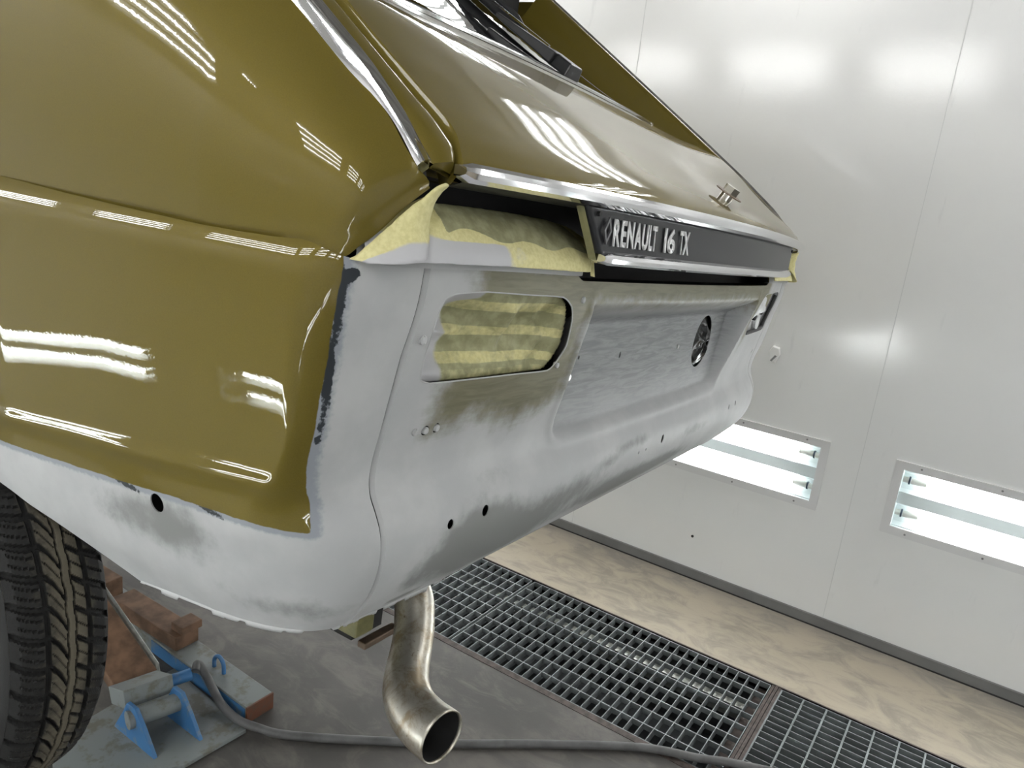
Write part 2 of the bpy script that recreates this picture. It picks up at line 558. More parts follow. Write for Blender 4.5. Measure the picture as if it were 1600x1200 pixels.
# ------------------------------------------------------------------ wall lights
def light_fixture(name, label, n_tubes, half_len, half_h, depth, margin, end_gap):
    """local frame: x out of the wall into the room, y along, z up; origin on the wall plane"""
    t = empty(name, (0, 0, 0), label, 'light')
    gy, gz = half_len-margin, half_h-margin
    fr = MB()
    th = 0.004
    fr.box((0.0005, -half_len, -half_h), (th, half_len, -gz)); fr.box((0.0005, -half_len, gz), (th, half_len, half_h))
    fr.box((0.0005, -half_len, -gz), (th, -gy, gz)); fr.box((0.0005, gy, -gz), (th, half_len, gz))
    fr.box((th, -half_len, half_h-0.004), (th+0.006, half_len, half_h))
    fr.build('frame', M['lampwhite'], t, False)
    # reflector: troughs with flat lands between
    bw = 2*gz/n_tubes
    if n_tubes == 2: cs, a = [-.068, .068], .044
    else: cs, a = [-gz+bw*(i+0.5) for i in range(n_tubes)], bw*0.40
    land = -0.012 if n_tubes == 2 else -depth*0.5
    prof = [(-0.002, -gz), (land, -gz)]
    for c in cs:
        prof += [(land, c-a), (-depth*.62, c-a*.86), (-depth, c-a*0.4), (-depth, c+a*0.4), (-depth*.62, c+a*.86), (land, c+a)]
    prof += [(land, gz), (-0.002, gz)]
    V, F = [], []
    for yy in (-gy, gy):
        V += [(p[0], yy, p[1]) for p in prof]
    n = len(prof)
    F = [(i, i+1, n+i+1, n+i) for i in range(n-1)]+[tuple(range(n)), tuple(range(n, 2*n))[::-1]]
    MB().add(V, F).build('reflector', M['reflector'] if n_tubes == 2 else M['dull'], t, False)
    sc = MB
    for sy in (-1, -0.33, 0.33, 1):
        for sz in (-1, 1):
            p = (th, sy*(half_len-0.09), sz*(half_h-margin*0.45))
            MB().cyl((th-0.001, p[1], p[2]), (th+0.0015, p[1], p[2]), 0.004, 10).build('screw', M['screw'], t)
    r = 0.013
    for i in range(n_tubes):
        z = cs[i]; x = -depth*0.5+(0.004 if n_tubes == 4 else -0.004)
        L = gy-end_gap
        tb = MB().cyl((x, -L+0.055, z), (x, L-0.055, z), r, 14).build('tube', M['tube'] if n_tubes == 2 else M['tube_up'], t)
        for s in (-1, 1):
            MB().cyl((x, s*(L-0.055), z), (x, s*L, z), r*0.98, 14).build('tube_end', M['cap'], tb)
            MB().cyl((x, s*(L+0.002), z), (x, s*(L+0.008), z), r*1.25, 14).build('socket_ring', M['ring'], tb)
            MB().cyl((x, s*(L+0.008), z), (x, s*(gy-0.002), z), r*0.9, 14).build('socket', M['cap'], tb)
    MB().add([(0.0015, -gy, -gz), (0.0015, gy, -gz), (0.0015, gy, gz), (0.0015, -gy, gz)], [(0, 1, 2, 3)]).build('cover_glass', M['pane'], t, False)
    return t

LZ = (LOWZ0+LOWZ1)/2
low = None
for k in KS:
    if low is None:
        low = o = light_fixture('wall_light', 'x', 2, 0.481, 0.149, 0.075, 0.033, 0.030)
    else:
        o = dup(low)
    o.location = (WR, SEAM0+PITCH*k+PITCH/2, LZ)
    o.rotation_euler = (0, 0, math.pi)
    if k == 0: tag(o, 'twin tube wall light partly hidden behind the lower edge of the car', 'light', 'low lights in the right wall')
    elif k == -1: tag(o, 'twin tube wall light cut by the right edge of the photo', 'light', 'low lights in the right wall')
    else: tag(o, 'twin tube fluorescent light recessed low in the right booth wall out of sight', 'light', 'unseen low lights in the right wall')
low = None
for y in LEFT_Y:
    if y+LEFT_HALF > YF: continue
    if low is None:
        low = o = light_fixture('wall_light', 'x', 2, LEFT_HALF, 0.149, 0.075, 0.033, 0.030)
    else:
        o = dup(low)
    o.location = (WL, y, LZ)
    tag(o, 'long twin tube fluorescent light recessed low in the left booth wall', 'light', 'low lights in the left wall')
up = None
for s, x in ((1, WR), (-1, WL)):
    for k in KS:
        y = SEAM0+PITCH*k+PITCH/2
        if up is None:
            up = light_fixture('ceiling_edge_light', 'x', 4, 0.52, 0.235, 0.07, 0.035, 0.02)
            o = up
        else:
            o = dup(up)
        o.location = (x-s*(BEV/2), y, ZC-BEV/2)
        o.rotation_euler = (0, math.radians(45), math.pi if s > 0 else 0)
        tag(o, 'four tube fluorescent light on the sloping panel under the ceiling', 'light', 'lights along the ceiling edges')

# ------------------------------------------------------------------ car frame
ay, at = math.radians(1.0685), math.radians(-3.464)
cx = Vector((math.cos(ay)*math.cos(at), math.sin(ay)*math.cos(at), math.sin(at)))
cy = Vector((0, 0, 1)).cross(cx).normalized()
cz = cx.cross(cy)
CR = Matrix((cx, cy, cz)).transposed()       # car axes -> world
O = np.array((1.255, 1.25, -0.91))           # base of the car in the survey frame used for the numbers below
MX = 1.255                                   # centre plane
car = empty('car', CAM+CR @ Vector(O), 'gold fastback car with its rear corner stripped to grey primer', 'car')
car.rotation_euler = CR.to_euler()

def L(P):
    return np.asarray(P, float)-O

def part(name, V, F, mat, parent=car, ang=40, sm=True):
    return link(name, mesh(name, L(V) if len(V) else V, F, sm, ang), mat, parent)

def mbpart(name, mb, mat, parent=car, sm=True, ang=40, bev=0.0):
    mb.V = [tuple(v) for v in L(mb.V)]
    return mb.build(name, mat, parent, sm, ang, bev)

def mirror(V):
    V = np.array(V, float); V[:, 0] = 2*MX-V[:, 0]; return V

# --- rear face
RZ = [-.10, .0, .05, .085, .15, .22, .255, .275, .290, .305, .322, .348, .38, .41, .432, .445, .46]
RY = [.41, .412, .415, .418, .434, .452, .4610, .4630, .4605, .4525, .4450, .4430, .4500, .465, .482, .494, .500]
from bisect import bisect
def smooth_interp(x, X, Y):
    """monotone-ish cubic"""
    X = np.array(X); Y = np.array(Y)
    m = np.gradient(Y, X)
    i = np.clip(np.searchsorted(X, x)-1, 0, len(X)-2)
    h = X[i+1]-X[i]; t = np.clip((x-X[i])/h, 0, 1)
    return (2*t**3-3*t**2+1)*Y[i]+(t**3-2*t**2+t)*h*m[i]+(-2*t**3+3*t**2)*Y[i+1]+(t**3-t**2)*h*m[i+1]
def rear_y(h, z):
    h = np.abs(h)
    return smooth_interp(-z, RZ, RY)+.07*(h*h-.2)*np.clip((.44+z)/.3, 0, 1)+.008*(np.clip(h-.5, 0, 1)/.195)**2
FZ = [.030, .045, .060, .09, .14, .20, .26, .29, .305, .32, .36, .40, .43, .45, .48]
FO = [-.020, -.008, -.001, .0025, .003, .0000, -.0062, -.0100, -.0125, -.0145, -.019, -.027, -.037, -.047, -.062]
def flank_h(y, z):
    jog = .005*np.exp(-((z+.325)/.03)**2)*sstep(.80, .50, y)
    lean = np.interp(y, [.48, .55, .67, .95, 1.2], [.085, .080, .055, -.02, -.02])*.22*sstep(.04, .37, -z)
    crease = .0028*np.exp(-((z+.266+.104*(y-.49))/.011)**2)*sstep(.47, .53, y)
    return .823+smooth_interp(-z, FZ, FO)-.16*np.clip(.75-y, 0, 1)**2+jog-lean+crease
SH = .695
YFL = .495
def yfl(z):
    """where the flank proper begins: the corner grows rounder towards the bottom"""
    return YFL+.135*sstep(-.20, -.43, z)
def corner(t, z):
    """t 0..1 from the rear seam round to the flank: (h, y)"""
    yf_ = yfl(z); w = sstep(-.22, -.43, z)
    y0 = rear_y(np.full_like(z, SH), z); h1 = flank_h(yf_, z)
    slope = (flank_h(yf_+.01, z)-h1)/.01
    yc = y0+.001+.012*w; hc = h1-slope*(yf_-yc)-.010*w
    a, b, c = (1-t)**2, 2*t*(1-t), t*t
    return a*SH+b*hc+c*h1, a*y0+b*yc+c*yf_
def zbot_flank(y):
    return np.interp(y, [.40, .49, .60, .70, .765, .785, .84, .91, .99, 1.10, 1.25, 1.40, 1.58, 1.72, 1.74, 2.6],
                     [-.425, -.436, -.452, -.464, -.474, -.468, -.454, -.438, -.424, -.412, -.405, -.412, -.432, -.47, -.475, -.475])
def ztop_flank(y):
    return np.interp(y, [.45, .48, .523, .608, .738, .856, .994, 2.6], [-.045, -.039, -.042, -.044, -.042, -.039, -.034, -.034])

LAMP = [(0.65, -0.077), (0.608, -0.074), (0.534, -0.076), (0.468, -0.078), (0.444, -0.089), (0.431, -0.107), (0.419, -0.141), (0.427, -0.162), (0.441, -0.173), (0.516, -0.172), (0.603, -0.172), (0.65, -0.172), (0.664, -0.167), (0.667, -0.151), (0.668, -0.124), (0.669, -0.098), (0.665, -0.083)]
def closed_smooth(P, per=4):
    P = [Vector((a, b, 0)) for a, b in P]; n = len(P); out = []
    for i in range(n):
        a, b, c, d = P[i-1], P[i], P[(i+1) % n], P[(i+2) % n]
        for k in range(per):
            t = k/per
            v = 0.5*((2*b)+(c-a)*t+(2*a-5*b+4*c-d)*t*t+(3*b-a-3*c+d)*t**3)*.5+(b*(1-t)+c*t)*.5
            out.append((v.x, v.y))
    return out
LAMP = closed_smooth(LAMP)
RECESS = [(.394, -.086), (-.390, -.086), (-.352, -.286), (.368, -.286)]

def recess_side(h, z):
    def ln(a, b):
        (ax, ay_), (bx, by_) = a, b
        nx, ny = -(by_-ay_), bx-ax
        n = math.hypot(nx, ny)
        return ((h-ax)*nx+(z-ay_)*ny)/n
    P = RECESS
    l = ln(P[3], P[0]); r = ln(P[1], P[2]); b = ln(P[2], P[3])
    k = .012
    d = -k*np.log(np.exp(-l/k)+np.exp(-r/k)+np.exp(-b/k))
    return d
def rear_full(h, z):
    y = rear_y(h, z)
    d = recess_side(h, z)
    dt = -.084-z
    ramp = np.minimum(sstep(0.0, .017, d), sstep(0.0, .045, dt))
    floor_y = .464+.010*np.clip((-z-.09)/.2, 0, 1)+.05*(h*h-.05)
    lip = .0035*np.exp(-((d+.003)/.006)**2)*sstep(-.02, .02, dt)
    return y+(np.maximum(floor_y, y)-y)*ramp-lip

def cut(o, cutter_mb):
    c = cutter_mb.build('cutter', None, car, False)
    md = o.modifiers.new('b', 'BOOLEAN'); md.operation = 'DIFFERENCE'; md.object = c; md.solver = 'EXACT'
    apply_mods(o)
    bpy.data.objects.remove(c)

def shell_part(name, V, F, cutter=None, thick=.0014):
    me = mesh(name, L(V), F, True, 60)
    o = link(name, me, M['shell'], car)
    md = o.modifiers.new('s', 'SOLIDIFY'); md.thickness = thick; md.offset = -1
    if cutter is None: apply_mods(o)
    else: cut(o, cutter)
    smooth(o.data, 35)
    return o

# paint zones ------------------------------------------------------------
PLY = [.40, .453, .56, .649, .75, .971, 1.3, 2.6]
PLZ = [-.318, -.316, -.316, -.322, -.333, -.351, -.372, -.40]
OLIVE = [(.630, -.03), (.626, -.075), (.60, -.12), (.630, -.175), (.636, -.203), (.632, -.230), (.600, -.231), (.561, -.217), (.515, -.236), (.476, -.238), (.44, -.232), (.40, -.226), (.38, -.20), (.396, -.12), (.385, -.094), (-.372, -.094), (-.39, -.12), (-.42, -.2), (-.44, -.17), (-.5, -.06), (-.5, -.03)]
SANDED = [(.53, -.372, .075, .042, 1.35), (.44, -.40, .12, .035, 1.1), (.63, -.40, .03, .02, .4), (.30, -.36, .10, .022, .6), (.12, -.40, .14, .026, 1.0), (-.1, -.40, .14, .022, .8), (.10, -.325, .10, .012, .6), (-.2, -.35, .10, .015, .5),
          (.2, -.34, .05, .01, .4), (.50, -.30, .06, .012, .25), (.62, -.432, .022, .005, 1.1)]
FLANK_SAND = [(.66, -.36, .065, .035, .8), (.75, -.37, .05, .03, .5), (.56, -.42, .06, .015, .4), (.50, -.41, .05, .02, .35)]
FILLER = [  # dark filler blots along the paint edge (y/x ratio, z), radii
    (.958, -.063, .0075, .0055), (.972, -.066, .006, .008), (.980, -.088, .0046, .030), (.9835, -.110, .0026, .02), (.9915, -.152, .0046, .040), (.9945, -.188, .0024, .018),
    (.999, -.205, .0026, .0042), (1.002, -.217, .0030, .005)]
def paint_attrs(o, side):
    P = verts(o.data)+O
    x = np.where(P[:, 0] > MX, 2*MX-P[:, 0], P[:, 0]); y = P[:, 1]; z = P[:, 2]; h = MX-P[:, 0]
    n = len(P)
    gold = np.full(n, -1.0); edge = np.full(n, -1.0); filler = np.full(n, -1.0); olive = np.full(n, -1.0); sand = np.zeros(n); smear = np.zeros(n)
    if side == 'rear':
        olive = sd_poly(h, z, OLIVE)
        for (a, b, ra, rb, w) in SANDED:
            sand += w*np.exp(-((h-a)/ra)**2-((z-b)/rb)**2)
        d = np.minimum(recess_side(h, z), -.098-z)
        smear = sstep(0.0, .02, d)*(.95-.55*sstep(-.19, -.29, z))
    else:
        kz = np.interp(-z, [0, .061, .093, .115, .143, .152, .178, .205, .226, .25, .275, .285, .31, .5], [.975, .982, .990, .994, .996, 1.0, 1.007, 1.012, 1.020, 1.024, 1.018, 1.009, 1.0, 1.0])
        g1 = (y-x*kz)*.68
        g2 = (z-np.interp(y, PLY, PLZ))
        gold = np.minimum(g1, g2)
        edge = np.where(g2 > -.004, -np.abs(gold)*1.0, -np.abs(gold)*1.6)
        rat = y/x
        for (r_, zc, rr, rz) in FILLER:
            q = np.hypot((rat-r_)*x*.68/rr, (z-zc)/rz)
            filler = np.maximum(filler, (1-q)*rr)
        for (yc, ry) in ((.735, .028), (.60, .022), (.475, .010)):
            q = np.where(x < .478, 0, 9)+np.hypot((y-yc)/ry, (z-np.interp(yc, PLY, PLZ)-(yc-y)*-.12+.0015)/.0035)
            filler = np.maximum(filler, (1-q)*.003)
        for (a, b, ra, rb, w) in FLANK_SAND:
            sand += w*np.exp(-((y-a)/ra)**2-((z-b)/rb)**2)
    for k, v in dict(gold=gold, edge=edge, filler=filler, olive=olive, sanded=np.clip(sand, 0, 1.2), smear=smear).items():
        set_attr(o.data, k, v)

# rear panel ------------------------------------------------------------
hs = np.linspace(-SH+.0012, SH-.0012, 430)
zs_n = 150
V = []
for h in hs:
    zt = -.050 if abs(h) > .455 else -.050-.008*float(sstep(.455, .43, abs(h)))
    zb = -.444
    z = np.linspace(zt, zb, zs_n)
    y = rear_full(np.full(zs_n, h), z)
    e = min(abs(h-hs[0]), abs(h-hs[-1]))
    if e < .001: y = y+.004
    V.append(np.stack([np.full(zs_n, MX-h), y, z], 1))
V = np.concatenate(V)
F = grid_faces(430, zs_n)      # x runs + -> - with growing h; check orientation below
def outward_rear(V, F):
    f = F[len(F)//2]; a, b, c = V[f[0]], V[f[1]], V[f[2]]
    n = np.cross(b-a, c-a)
    return F if n[1] < 0 else [tuple(reversed(q)) for q in F]
F = outward_rear(V, F)
ct = MB()
def prism_y(mb, poly, y0=.30, y1=.60):
    n = len(poly)
    A = [(MX-h, y0, z) for h, z in poly]; B = [(MX-h, y1, z) for h, z in poly]
    area = sum(poly[i][0]*poly[(i+1) % n][1]-poly[(i+1) % n][0]*poly[i][1] for i in range(n))
    if area < 0: A, B = A[::-1], B[::-1]
    mb.hull3(A, B)
def circ(h, z, r, n=20, rz=None):
    return [(h+r*math.cos(2*math.pi*i/n), z+(rz or r)*math.sin(2*math.pi*i/n)) for i in range(n)]
prism_y(ct, LAMP); prism_y(ct, [(-h, z) for h, z in LAMP])
FILL_H, FILL_Z, FILL_R = -.236, -.180, .053
prism_y(ct, circ(FILL_H, FILL_Z, FILL_R, 40))
for (h, z, r, rz) in ((.422, -.081, .0045, .004), (.423, -.167, .0040, .0045), (.650, -.227, .004, .004), (.635, -.227, .0055, .0058), (.619, -.226, .0042, .006),
                     (.593, -.338, .0055, .0060), (.529, -.337, .0065, .0072), (-.025, -.340, .0060, .0085), (.079, -.347, .0022, .0028), (.048, -.347, .0022, .0028),
                     (.298, -.174, .0025, .003), (.162, -.179, .003, .0055), (-.440, -.337, .004, .006), (-.493, -.335, .004, .006), (-.647, -.228, .006, .006)):
    prism_y(ct, circ(h, z, r, 14, rz))
ct.V = [tuple(v) for v in L(ct.V)]
rear = shell_part('rear_panel', V, F, ct)
paint_attrs(rear, 'rear')
# pressed rim round both lamp openings
for s_ in (1, -1):
    rim = []
    for (h, z) in LAMP+[LAMP[0]]:
        yy = float(rear_y(np.array([h]), np.array([z]))[0])
        rim.append((MX-s_*h, yy+.0004, z))
    mbpart('opening_rim', MB().tube(rim, .0009, 8, False), M['film'])
# raised rivet and bolt seats; pale discs in holes paint the light behind them
for nm, h, z, r, mt in (('rivet', .378, -.188, .0048, 'steel'), ('rivet', -.093, -.181, .004, 'steel'), ('plug_and_lit_hole', .678, -.124, .0050, 'film'), ('plug_and_lit_hole', .650, -.227, .0036, 'film'), ('plug_and_lit_hole', .635, -.227, .0040, 'film'), ('plug_and_lit_hole', .619, -.226, .0040, 'film'), ('plug_and_lit_hole', .422, -.081, .0040, 'film'), ('plug_and_lit_hole', .423, -.167, .0036, 'film')):
    yy = float(rear_full(np.array([h]), np.array([z]))[0])
    mbpart(nm, MB().tube([(MX-h, yy+.004, z), (MX-h, yy-.0016, z), (MX-h, yy-.0022, z), (MX-h, yy-.0008, z)], [r, r, r*.72, r*.45], 18), M[mt], car)

# quarter panels ----------------------------------------------------------
tc = np.linspace(0, 1, 56)
nv = 120
V = []
YBT = YFL+.135
for k, t in enumerate(tc):
    zt = -.050+(float(ztop_flank(YFL))+.050)*float(sstep(.45, 1, t)); zb = -.444+(float(zbot_flank(YBT))+.444)*t
    z = np.linspace(zt, zb, nv)
    h, y = corner(t, z)
    if k == 0: y = y+.003; h = h+.0010
    V.append(np.stack([MX-h, y, z], 1))
qs = np.r_[np.linspace(0, .315, 130)[1:], np.linspace(.315, 1, 60)[1:]]
for q in qs:
    z = np.linspace(float(ztop_flank(YFL+(2.5-YFL)*q)), float(zbot_flank(YBT+(2.5-YBT)*q)), nv)
    y0 = yfl(z)
    y = y0+(2.5-y0)*q
    V.append(np.stack([MX-flank_h(y, z), y, z], 1))
nu = len(V)
V = np.concatenate(V)
F = grid_faces(nu, nv)
def orient(V, F, fi, d):
    f = F[fi]; n = np.cross(V[f[1]]-V[f[0]], V[f[2]]-V[f[0]])
    return F if float(n @ np.array(d)) > 0 else [tuple(reversed(q)) for q in F]
F = orient(V, F, (nu-80)*(nv-1)+60, (-1, 0, 0))
ctl = MB()
# round drain hole low on the flank
yc, zc_, r_ = .682, -.339, .0105
A = [(.25, yc+r_*math.cos(a), zc_+r_*1.0*math.sin(a)) for a in np.linspace(0, 2*math.pi, 28, endpoint=False)]
B = [(.60, p[1], p[2]) for p in A]
ctl.hull3(A, B)
ctl.V = [tuple(v) for v in L(ctl.V)]
ql = shell_part('quarter_panel', V, F, ctl)
paint_attrs(ql, 'left')
Vm = mirror(V)
qr = shell_part('quarter_panel', Vm, [tuple(reversed(q)) for q in F])
paint_attrs(qr, 'left')

# upper quarter: fold, bulge up to the chrome ------------------------------
CREST = [(.413, .030), (.418, .0385), (.423, .046), (.430, .054), (.453, .0745), (.504, .1125), (.558, .153), (.595, .181), (.70, .2545), (.85, .3566), (1.0, .4586), (1.25, .6286)]
def crest_z(y):
    return np.interp(y, [c[0] for c in CREST], [c[1] for c in CREST])
NDIR = np.array((0, -.562, .827))
def cpt(y, dx, dn):
    return np.array((.56+dx, y, float(crest_z(y))))+NDIR*dn
ycommon = list(np.r_[np.linspace(2.5, 1.25, 12), np.linspace(1.2, .62, 40)])
Fc = [(.450, y, float(ztop_flank(y))) for y in ycommon]
Tc = [(.4395, y, float(ztop_flank(y))-.014) for y in ycommon]
def cb(y):
    return (.515, y, float(crest_z(min(y, 1.25)))-.0135) if y <= 1.25 else (.515, y, .6151+(y-1.25)*.05)
Cc = [cb(y) for y in ycommon]
endF = [(.452, .58, -.0435), (.4545, .545, -.043), (.457, .515, -.0415), (.459, .492, -.0385), (.463, .472, -.0335), (.471, .459, -.0265), (.483, .452, -.0165), (.497, .447, -.005), (.511, .442, .006), (.524, .4365, .0165), (.533, .431, .0225)]
endT = [(.4415, .58, -.0575), (.444, .545, -.057), (.448, .515, -.057), (.455, .490, -.056), (.463, .472, -.0535), (.473, .462, -.049), (.482, .457, -.040), (.493, .452, -.030), (.504, .447, -.018), (.517, .441, -.002), (.534, .430, .017)]
yC = [.58, .556, .534, .515, .499, .486, .475, .464, .453, .443, .434]
endC = [(.515 if y > .453 else .515+(.453-y)*.25, y, float(crest_z(y))-.0135-.012*float(sstep(.475, .43, y))) for y in yC]
Fl, Tl, Cl = [np.array(a+b) for a, b in ((Fc, endF), (Tc, endT), (Cc, endC))]
Fl, Tl, Cl = [np.array([tuple(v) for v in crom(a, 3)]) for a in (Fl, Tl, Cl)]
V = []
nb = 40
for i in range(len(Fl)):
    f, t, c = Fl[i], Tl[i], Cl[i]
    d = np.linalg.norm(c-f)
    out_ = np.array((-.15, 0, 1.0)); out_ = out_/np.linalg.norm(out_)
    if f[1] < .52:
        k = float(sstep(.52, .44, f[1]))
        dirn = (c-f)/max(d, 1e-6)
        out_ = out_*(1-k)+(dirn*.8+np.array((-.35, -.35, .1)))*k
    p1 = f+out_*(d*.60 if d < .2 else .12+(d-.2)*.88)
    inw = np.array((.62, 0, .80))
    p2 = c-inw*min(d*.12, .020)
    col = [t, t*.65+f*.35+np.array((-.0012, 0, 0)), t*.3+f*.7]
    for s in np.linspace(0, 1, nb):
        col.append((1-s)**3*f+3*s*(1-s)**2*p1+3*s*s*(1-s)*p2+s**3*c)
    V.append(np.array(col))
nuu = len(V); nvv = nb+3
V = np.concatenate(V)
F = orient(V, grid_faces(nuu, nvv), (nuu//3)*(nvv-1)+20, (-1, 0, .2))
part('pillar_panel', V, F, M['gold'], ang=38)
part('pillar_panel', mirror(V), [tuple(reversed(q)) for q in F], M['gold'], ang=38)

# ridge with chrome strip ---------------------------------------------------
ycr = np.r_[np.linspace(.4225, .46, 18), np.linspace(.47, 1.25, 60)]
def loft_rows(sec, ys):
    V = []
    for y in ys:
        k = float(sstep(.41, .50, y)); e = float(np.sqrt(np.clip((y-.4215)/.013, 0, 1)))
        V.append(np.array([cpt(y, -.010+(dx+.010)*(.35+.65*e) if dx > -.02 else dx, dn*(1 if dn > -.02 else .15+.85*k)-(1-e)*.006) for dx, dn in sec]))
    return np.concatenate(V), len(sec)
sec = [(-.034, -.022), (-.030, -.010), (-.027, -.0042), (-.014, -.0006), (-.004, .0010), (.002, .0004), (.006, -.002), (.009, -.006), (.011, -.012), (.015, -.045), (.020, -.080), (.035, -.092), (.085, -.100)]
V, ns = loft_rows(sec, ycr)
F = orient(V, grid_faces(len(ycr), ns), 40*(ns-1)+3, (0, -.56, .83))
F = F+[tuple(range(ns)) if True else ()]
part('roof_ridge', V, F, M['gold'], ang=50)
part('roof_ridge', mirror(V), [tuple(reversed(q)) for q in F], M['gold'], ang=50)
yst = np.r_[np.linspace(.425, .47, 14), np.linspace(.48, 1.25, 50)]
def strip_section(y):
    w = 1.0
    return [(-.0462, -.0205), (-.0478, -.0165), (-.0464, -.0050), (-.0435, .0008), (-.0375, .0034), (-.0315, .0034), (-.0285, -.001), (-.036, -.014)]
V = []
for y in yst:
    tw = float(sstep(.52, .42, y))
    V.append(np.array([cpt(y, dx+.006*tw, dn-.013*tw) for dx, dn in strip_section(y)]))
ns = 8
V = np.concatenate(V)
Fq = []
for i in range(len(yst)-1):
    for j in range(ns):
        a, b = i*ns+j, i*ns+(j+1) % ns
        Fq.append((a, (i+1)*ns+j, (i+1)*ns+(j+1) % ns, b))
Fq += [tuple(range(ns)), tuple(range((len(yst)-1)*ns, len(yst)*ns))[::-1]]
F = orient(V, Fq, 30*ns+2, (-.5, -.4, .7))
part('chrome_moulding', V, F, M['chrome'], ang=25)
part('chrome_moulding', mirror(V), [tuple(reversed(q)) for q in F], M['chrome'], ang=25)
# black rubber under the strip
def seal_side(mir):
    path = [cpt(y, -.0485+.006*float(sstep(.52, .42, y)), -.0205-.014*float(sstep(.52, .42, y))) for y in np.r_[np.linspace(.4235, .47, 12), np.linspace(.48, 1.25, 40)]]
    rad = [.0018+.0020*float(sstep(.50, .44, p[1])) for p in path]
    P = np.array(path)
    if mir: P = mirror(P)
    mb = MB().tube([tuple(p) for p in P], rad, 8)
    mbpart('rubber_seal', mb, M['rubber'])
    e = MB()
    c = cpt(.4245, -.032, -.024)
    b = [c+np.array(d) for d in ((-.004, .003, -.010), (.010, .003, -.010), (.010, -.001, -.010), (-.004, -.001, -.010))]
    tt = [c+np.array(d) for d in ((-.007, .006, .0), (.009, .006, .004), (.009, .0005, .003), (-.007, .0005, -.001))]
    b, tt = (mirror(b), mirror(tt)) if mir else (np.array(b), np.array(tt))
    e.hull3([tuple(p) for p in b], [tuple(p) for p in tt])
    mbpart('end_block', e, M['rubber'], sm=False)
seal_side(False); seal_side(True)

# tailgate -------------------------------------------------------------------
TG = [(.3535, .0405), (.3545, .047), (.359, .0555), (.372, .0665), (.39, .078), (.42, .0945), (.46, .117), (.50, .1385), (.56, .169), (.62, .200), (.745, .264), (.90, .352), (1.05, .445), (1.25, .572)]
TGc = np.array([tuple(p) for p in crom([(0, a, b) for a, b in TG], 6)])[:, 1:]
tgs = np.r_[0, np.cumsum(np.linalg.norm(np.diff(TGc, axis=0), axis=1))]
TGL = tgs[-1]
EDG = [(0, .0376), (.003, .0445), (.009, .0515), (.030, .0715), (.083, .1115), (.143, .156), (.225, .2165), (.303, .248), (.352, .262), (.536, .325), (.90, .525)]
EDc = np.array([tuple(p) for p in crom([(0, a_, b_) for a_, b_ in EDG], 6)])[:, 1:]
def tg(h, s, off=0.0):
    """point on the tailgate at half-width h and distance s up from the strip: crowned low down, sunk between the ridges higher up"""
    t = np.interp(s, tgs, TGc[:, 0])-TGc[0, 0]
    w = (np.abs(h)/.68)**2.2
    y = TGc[0, 0]+.064*(h/.69)**2+t
    z = (1-w)*np.interp(t, TGc[:, 0]-TGc[0, 0], TGc[:, 1])+w*np.interp(t, EDc[:, 0], EDc[:, 1])
    return np.array((MX-h, y-.53*off, z+.85*off))
def s_at_y(y):
    return float(np.interp(y, TGc[:, 0], tgs))
tail = bpy.data.objects.new('tailgate', None); COL.objects.link(tail); tail.parent = car
GS0 = s_at_y(.742)
def glass_in(h, s):
    """outline of the rear window on the tailgate (positive inside)"""
    hw = .545; r = .07
    qx = np.abs(h)-(hw-r); qy = (GS0+r)-s
    d = np.minimum(np.maximum(qx, qy), 0)+np.hypot(np.maximum(qx, 0), np.maximum(qy, 0))-r
    return -np.maximum(d, np.abs(h)-hw)
nh, nsn = 150, 170
Hs = np.linspace(-1, 1, nh); Ss = np.r_[np.linspace(0, .05, 26), np.linspace(.05, TGL, nsn-25)[1:]]
nsn = len(Ss)
Hs = np.r_[-1, -1, -.997, Hs[1:-1]*.99, .997, 1, 1]
Off = np.r_[-.035, -.004, 0, np.zeros(nh-2), 0, -.004, -.035]
nh = len(Hs)
V = []
for hh, of in zip(Hs, Off):
    for s in Ss:
        w = .695-.019*float(sstep(0, .06, s))
        V.append(tg(hh*w, s, of*float(sstep(-.01, .02, s))))
V = np.array(V)
skip = np.zeros((nh, nsn), bool)
for i in range(nh-1):
    for j in range(nsn-1):
        w = .695-.019*float(sstep(0, .06, Ss[j]))
        if glass_in((Hs[i]+Hs[i+1])/2*w, (Ss[j]+Ss[j+1])/2) > .004: skip[i, j] = True
F = [f for f in grid_faces(nh, nsn, skip=skip)]
F = orient(V, F, 9000, (0, -.5, .8))
skin = part('outer_skin', V, F, M['gold'], tail, ang=40)
# glass and its seal
Hg = np.linspace(-.55, .55, 90); Sg = np.linspace(GS0-.01, TGL, 90)
V = [tg(h, s, .001) for h in Hg for s in Sg]
skip = np.zeros((90, 90), bool)
for i in range(89):
    for j in range(89):
        if glass_in((Hg[i]+Hg[i+1])/2, (Sg[j]+Sg[j+1])/2) < -.002: skip[i, j] = True
F = grid_faces(90, 90, skip=skip)
V = np.array(V)
F = orient(V, F, len(F)//2, (0, -.5, .8))
part('rear_window', V, F, M['glass'], tail, ang=60)
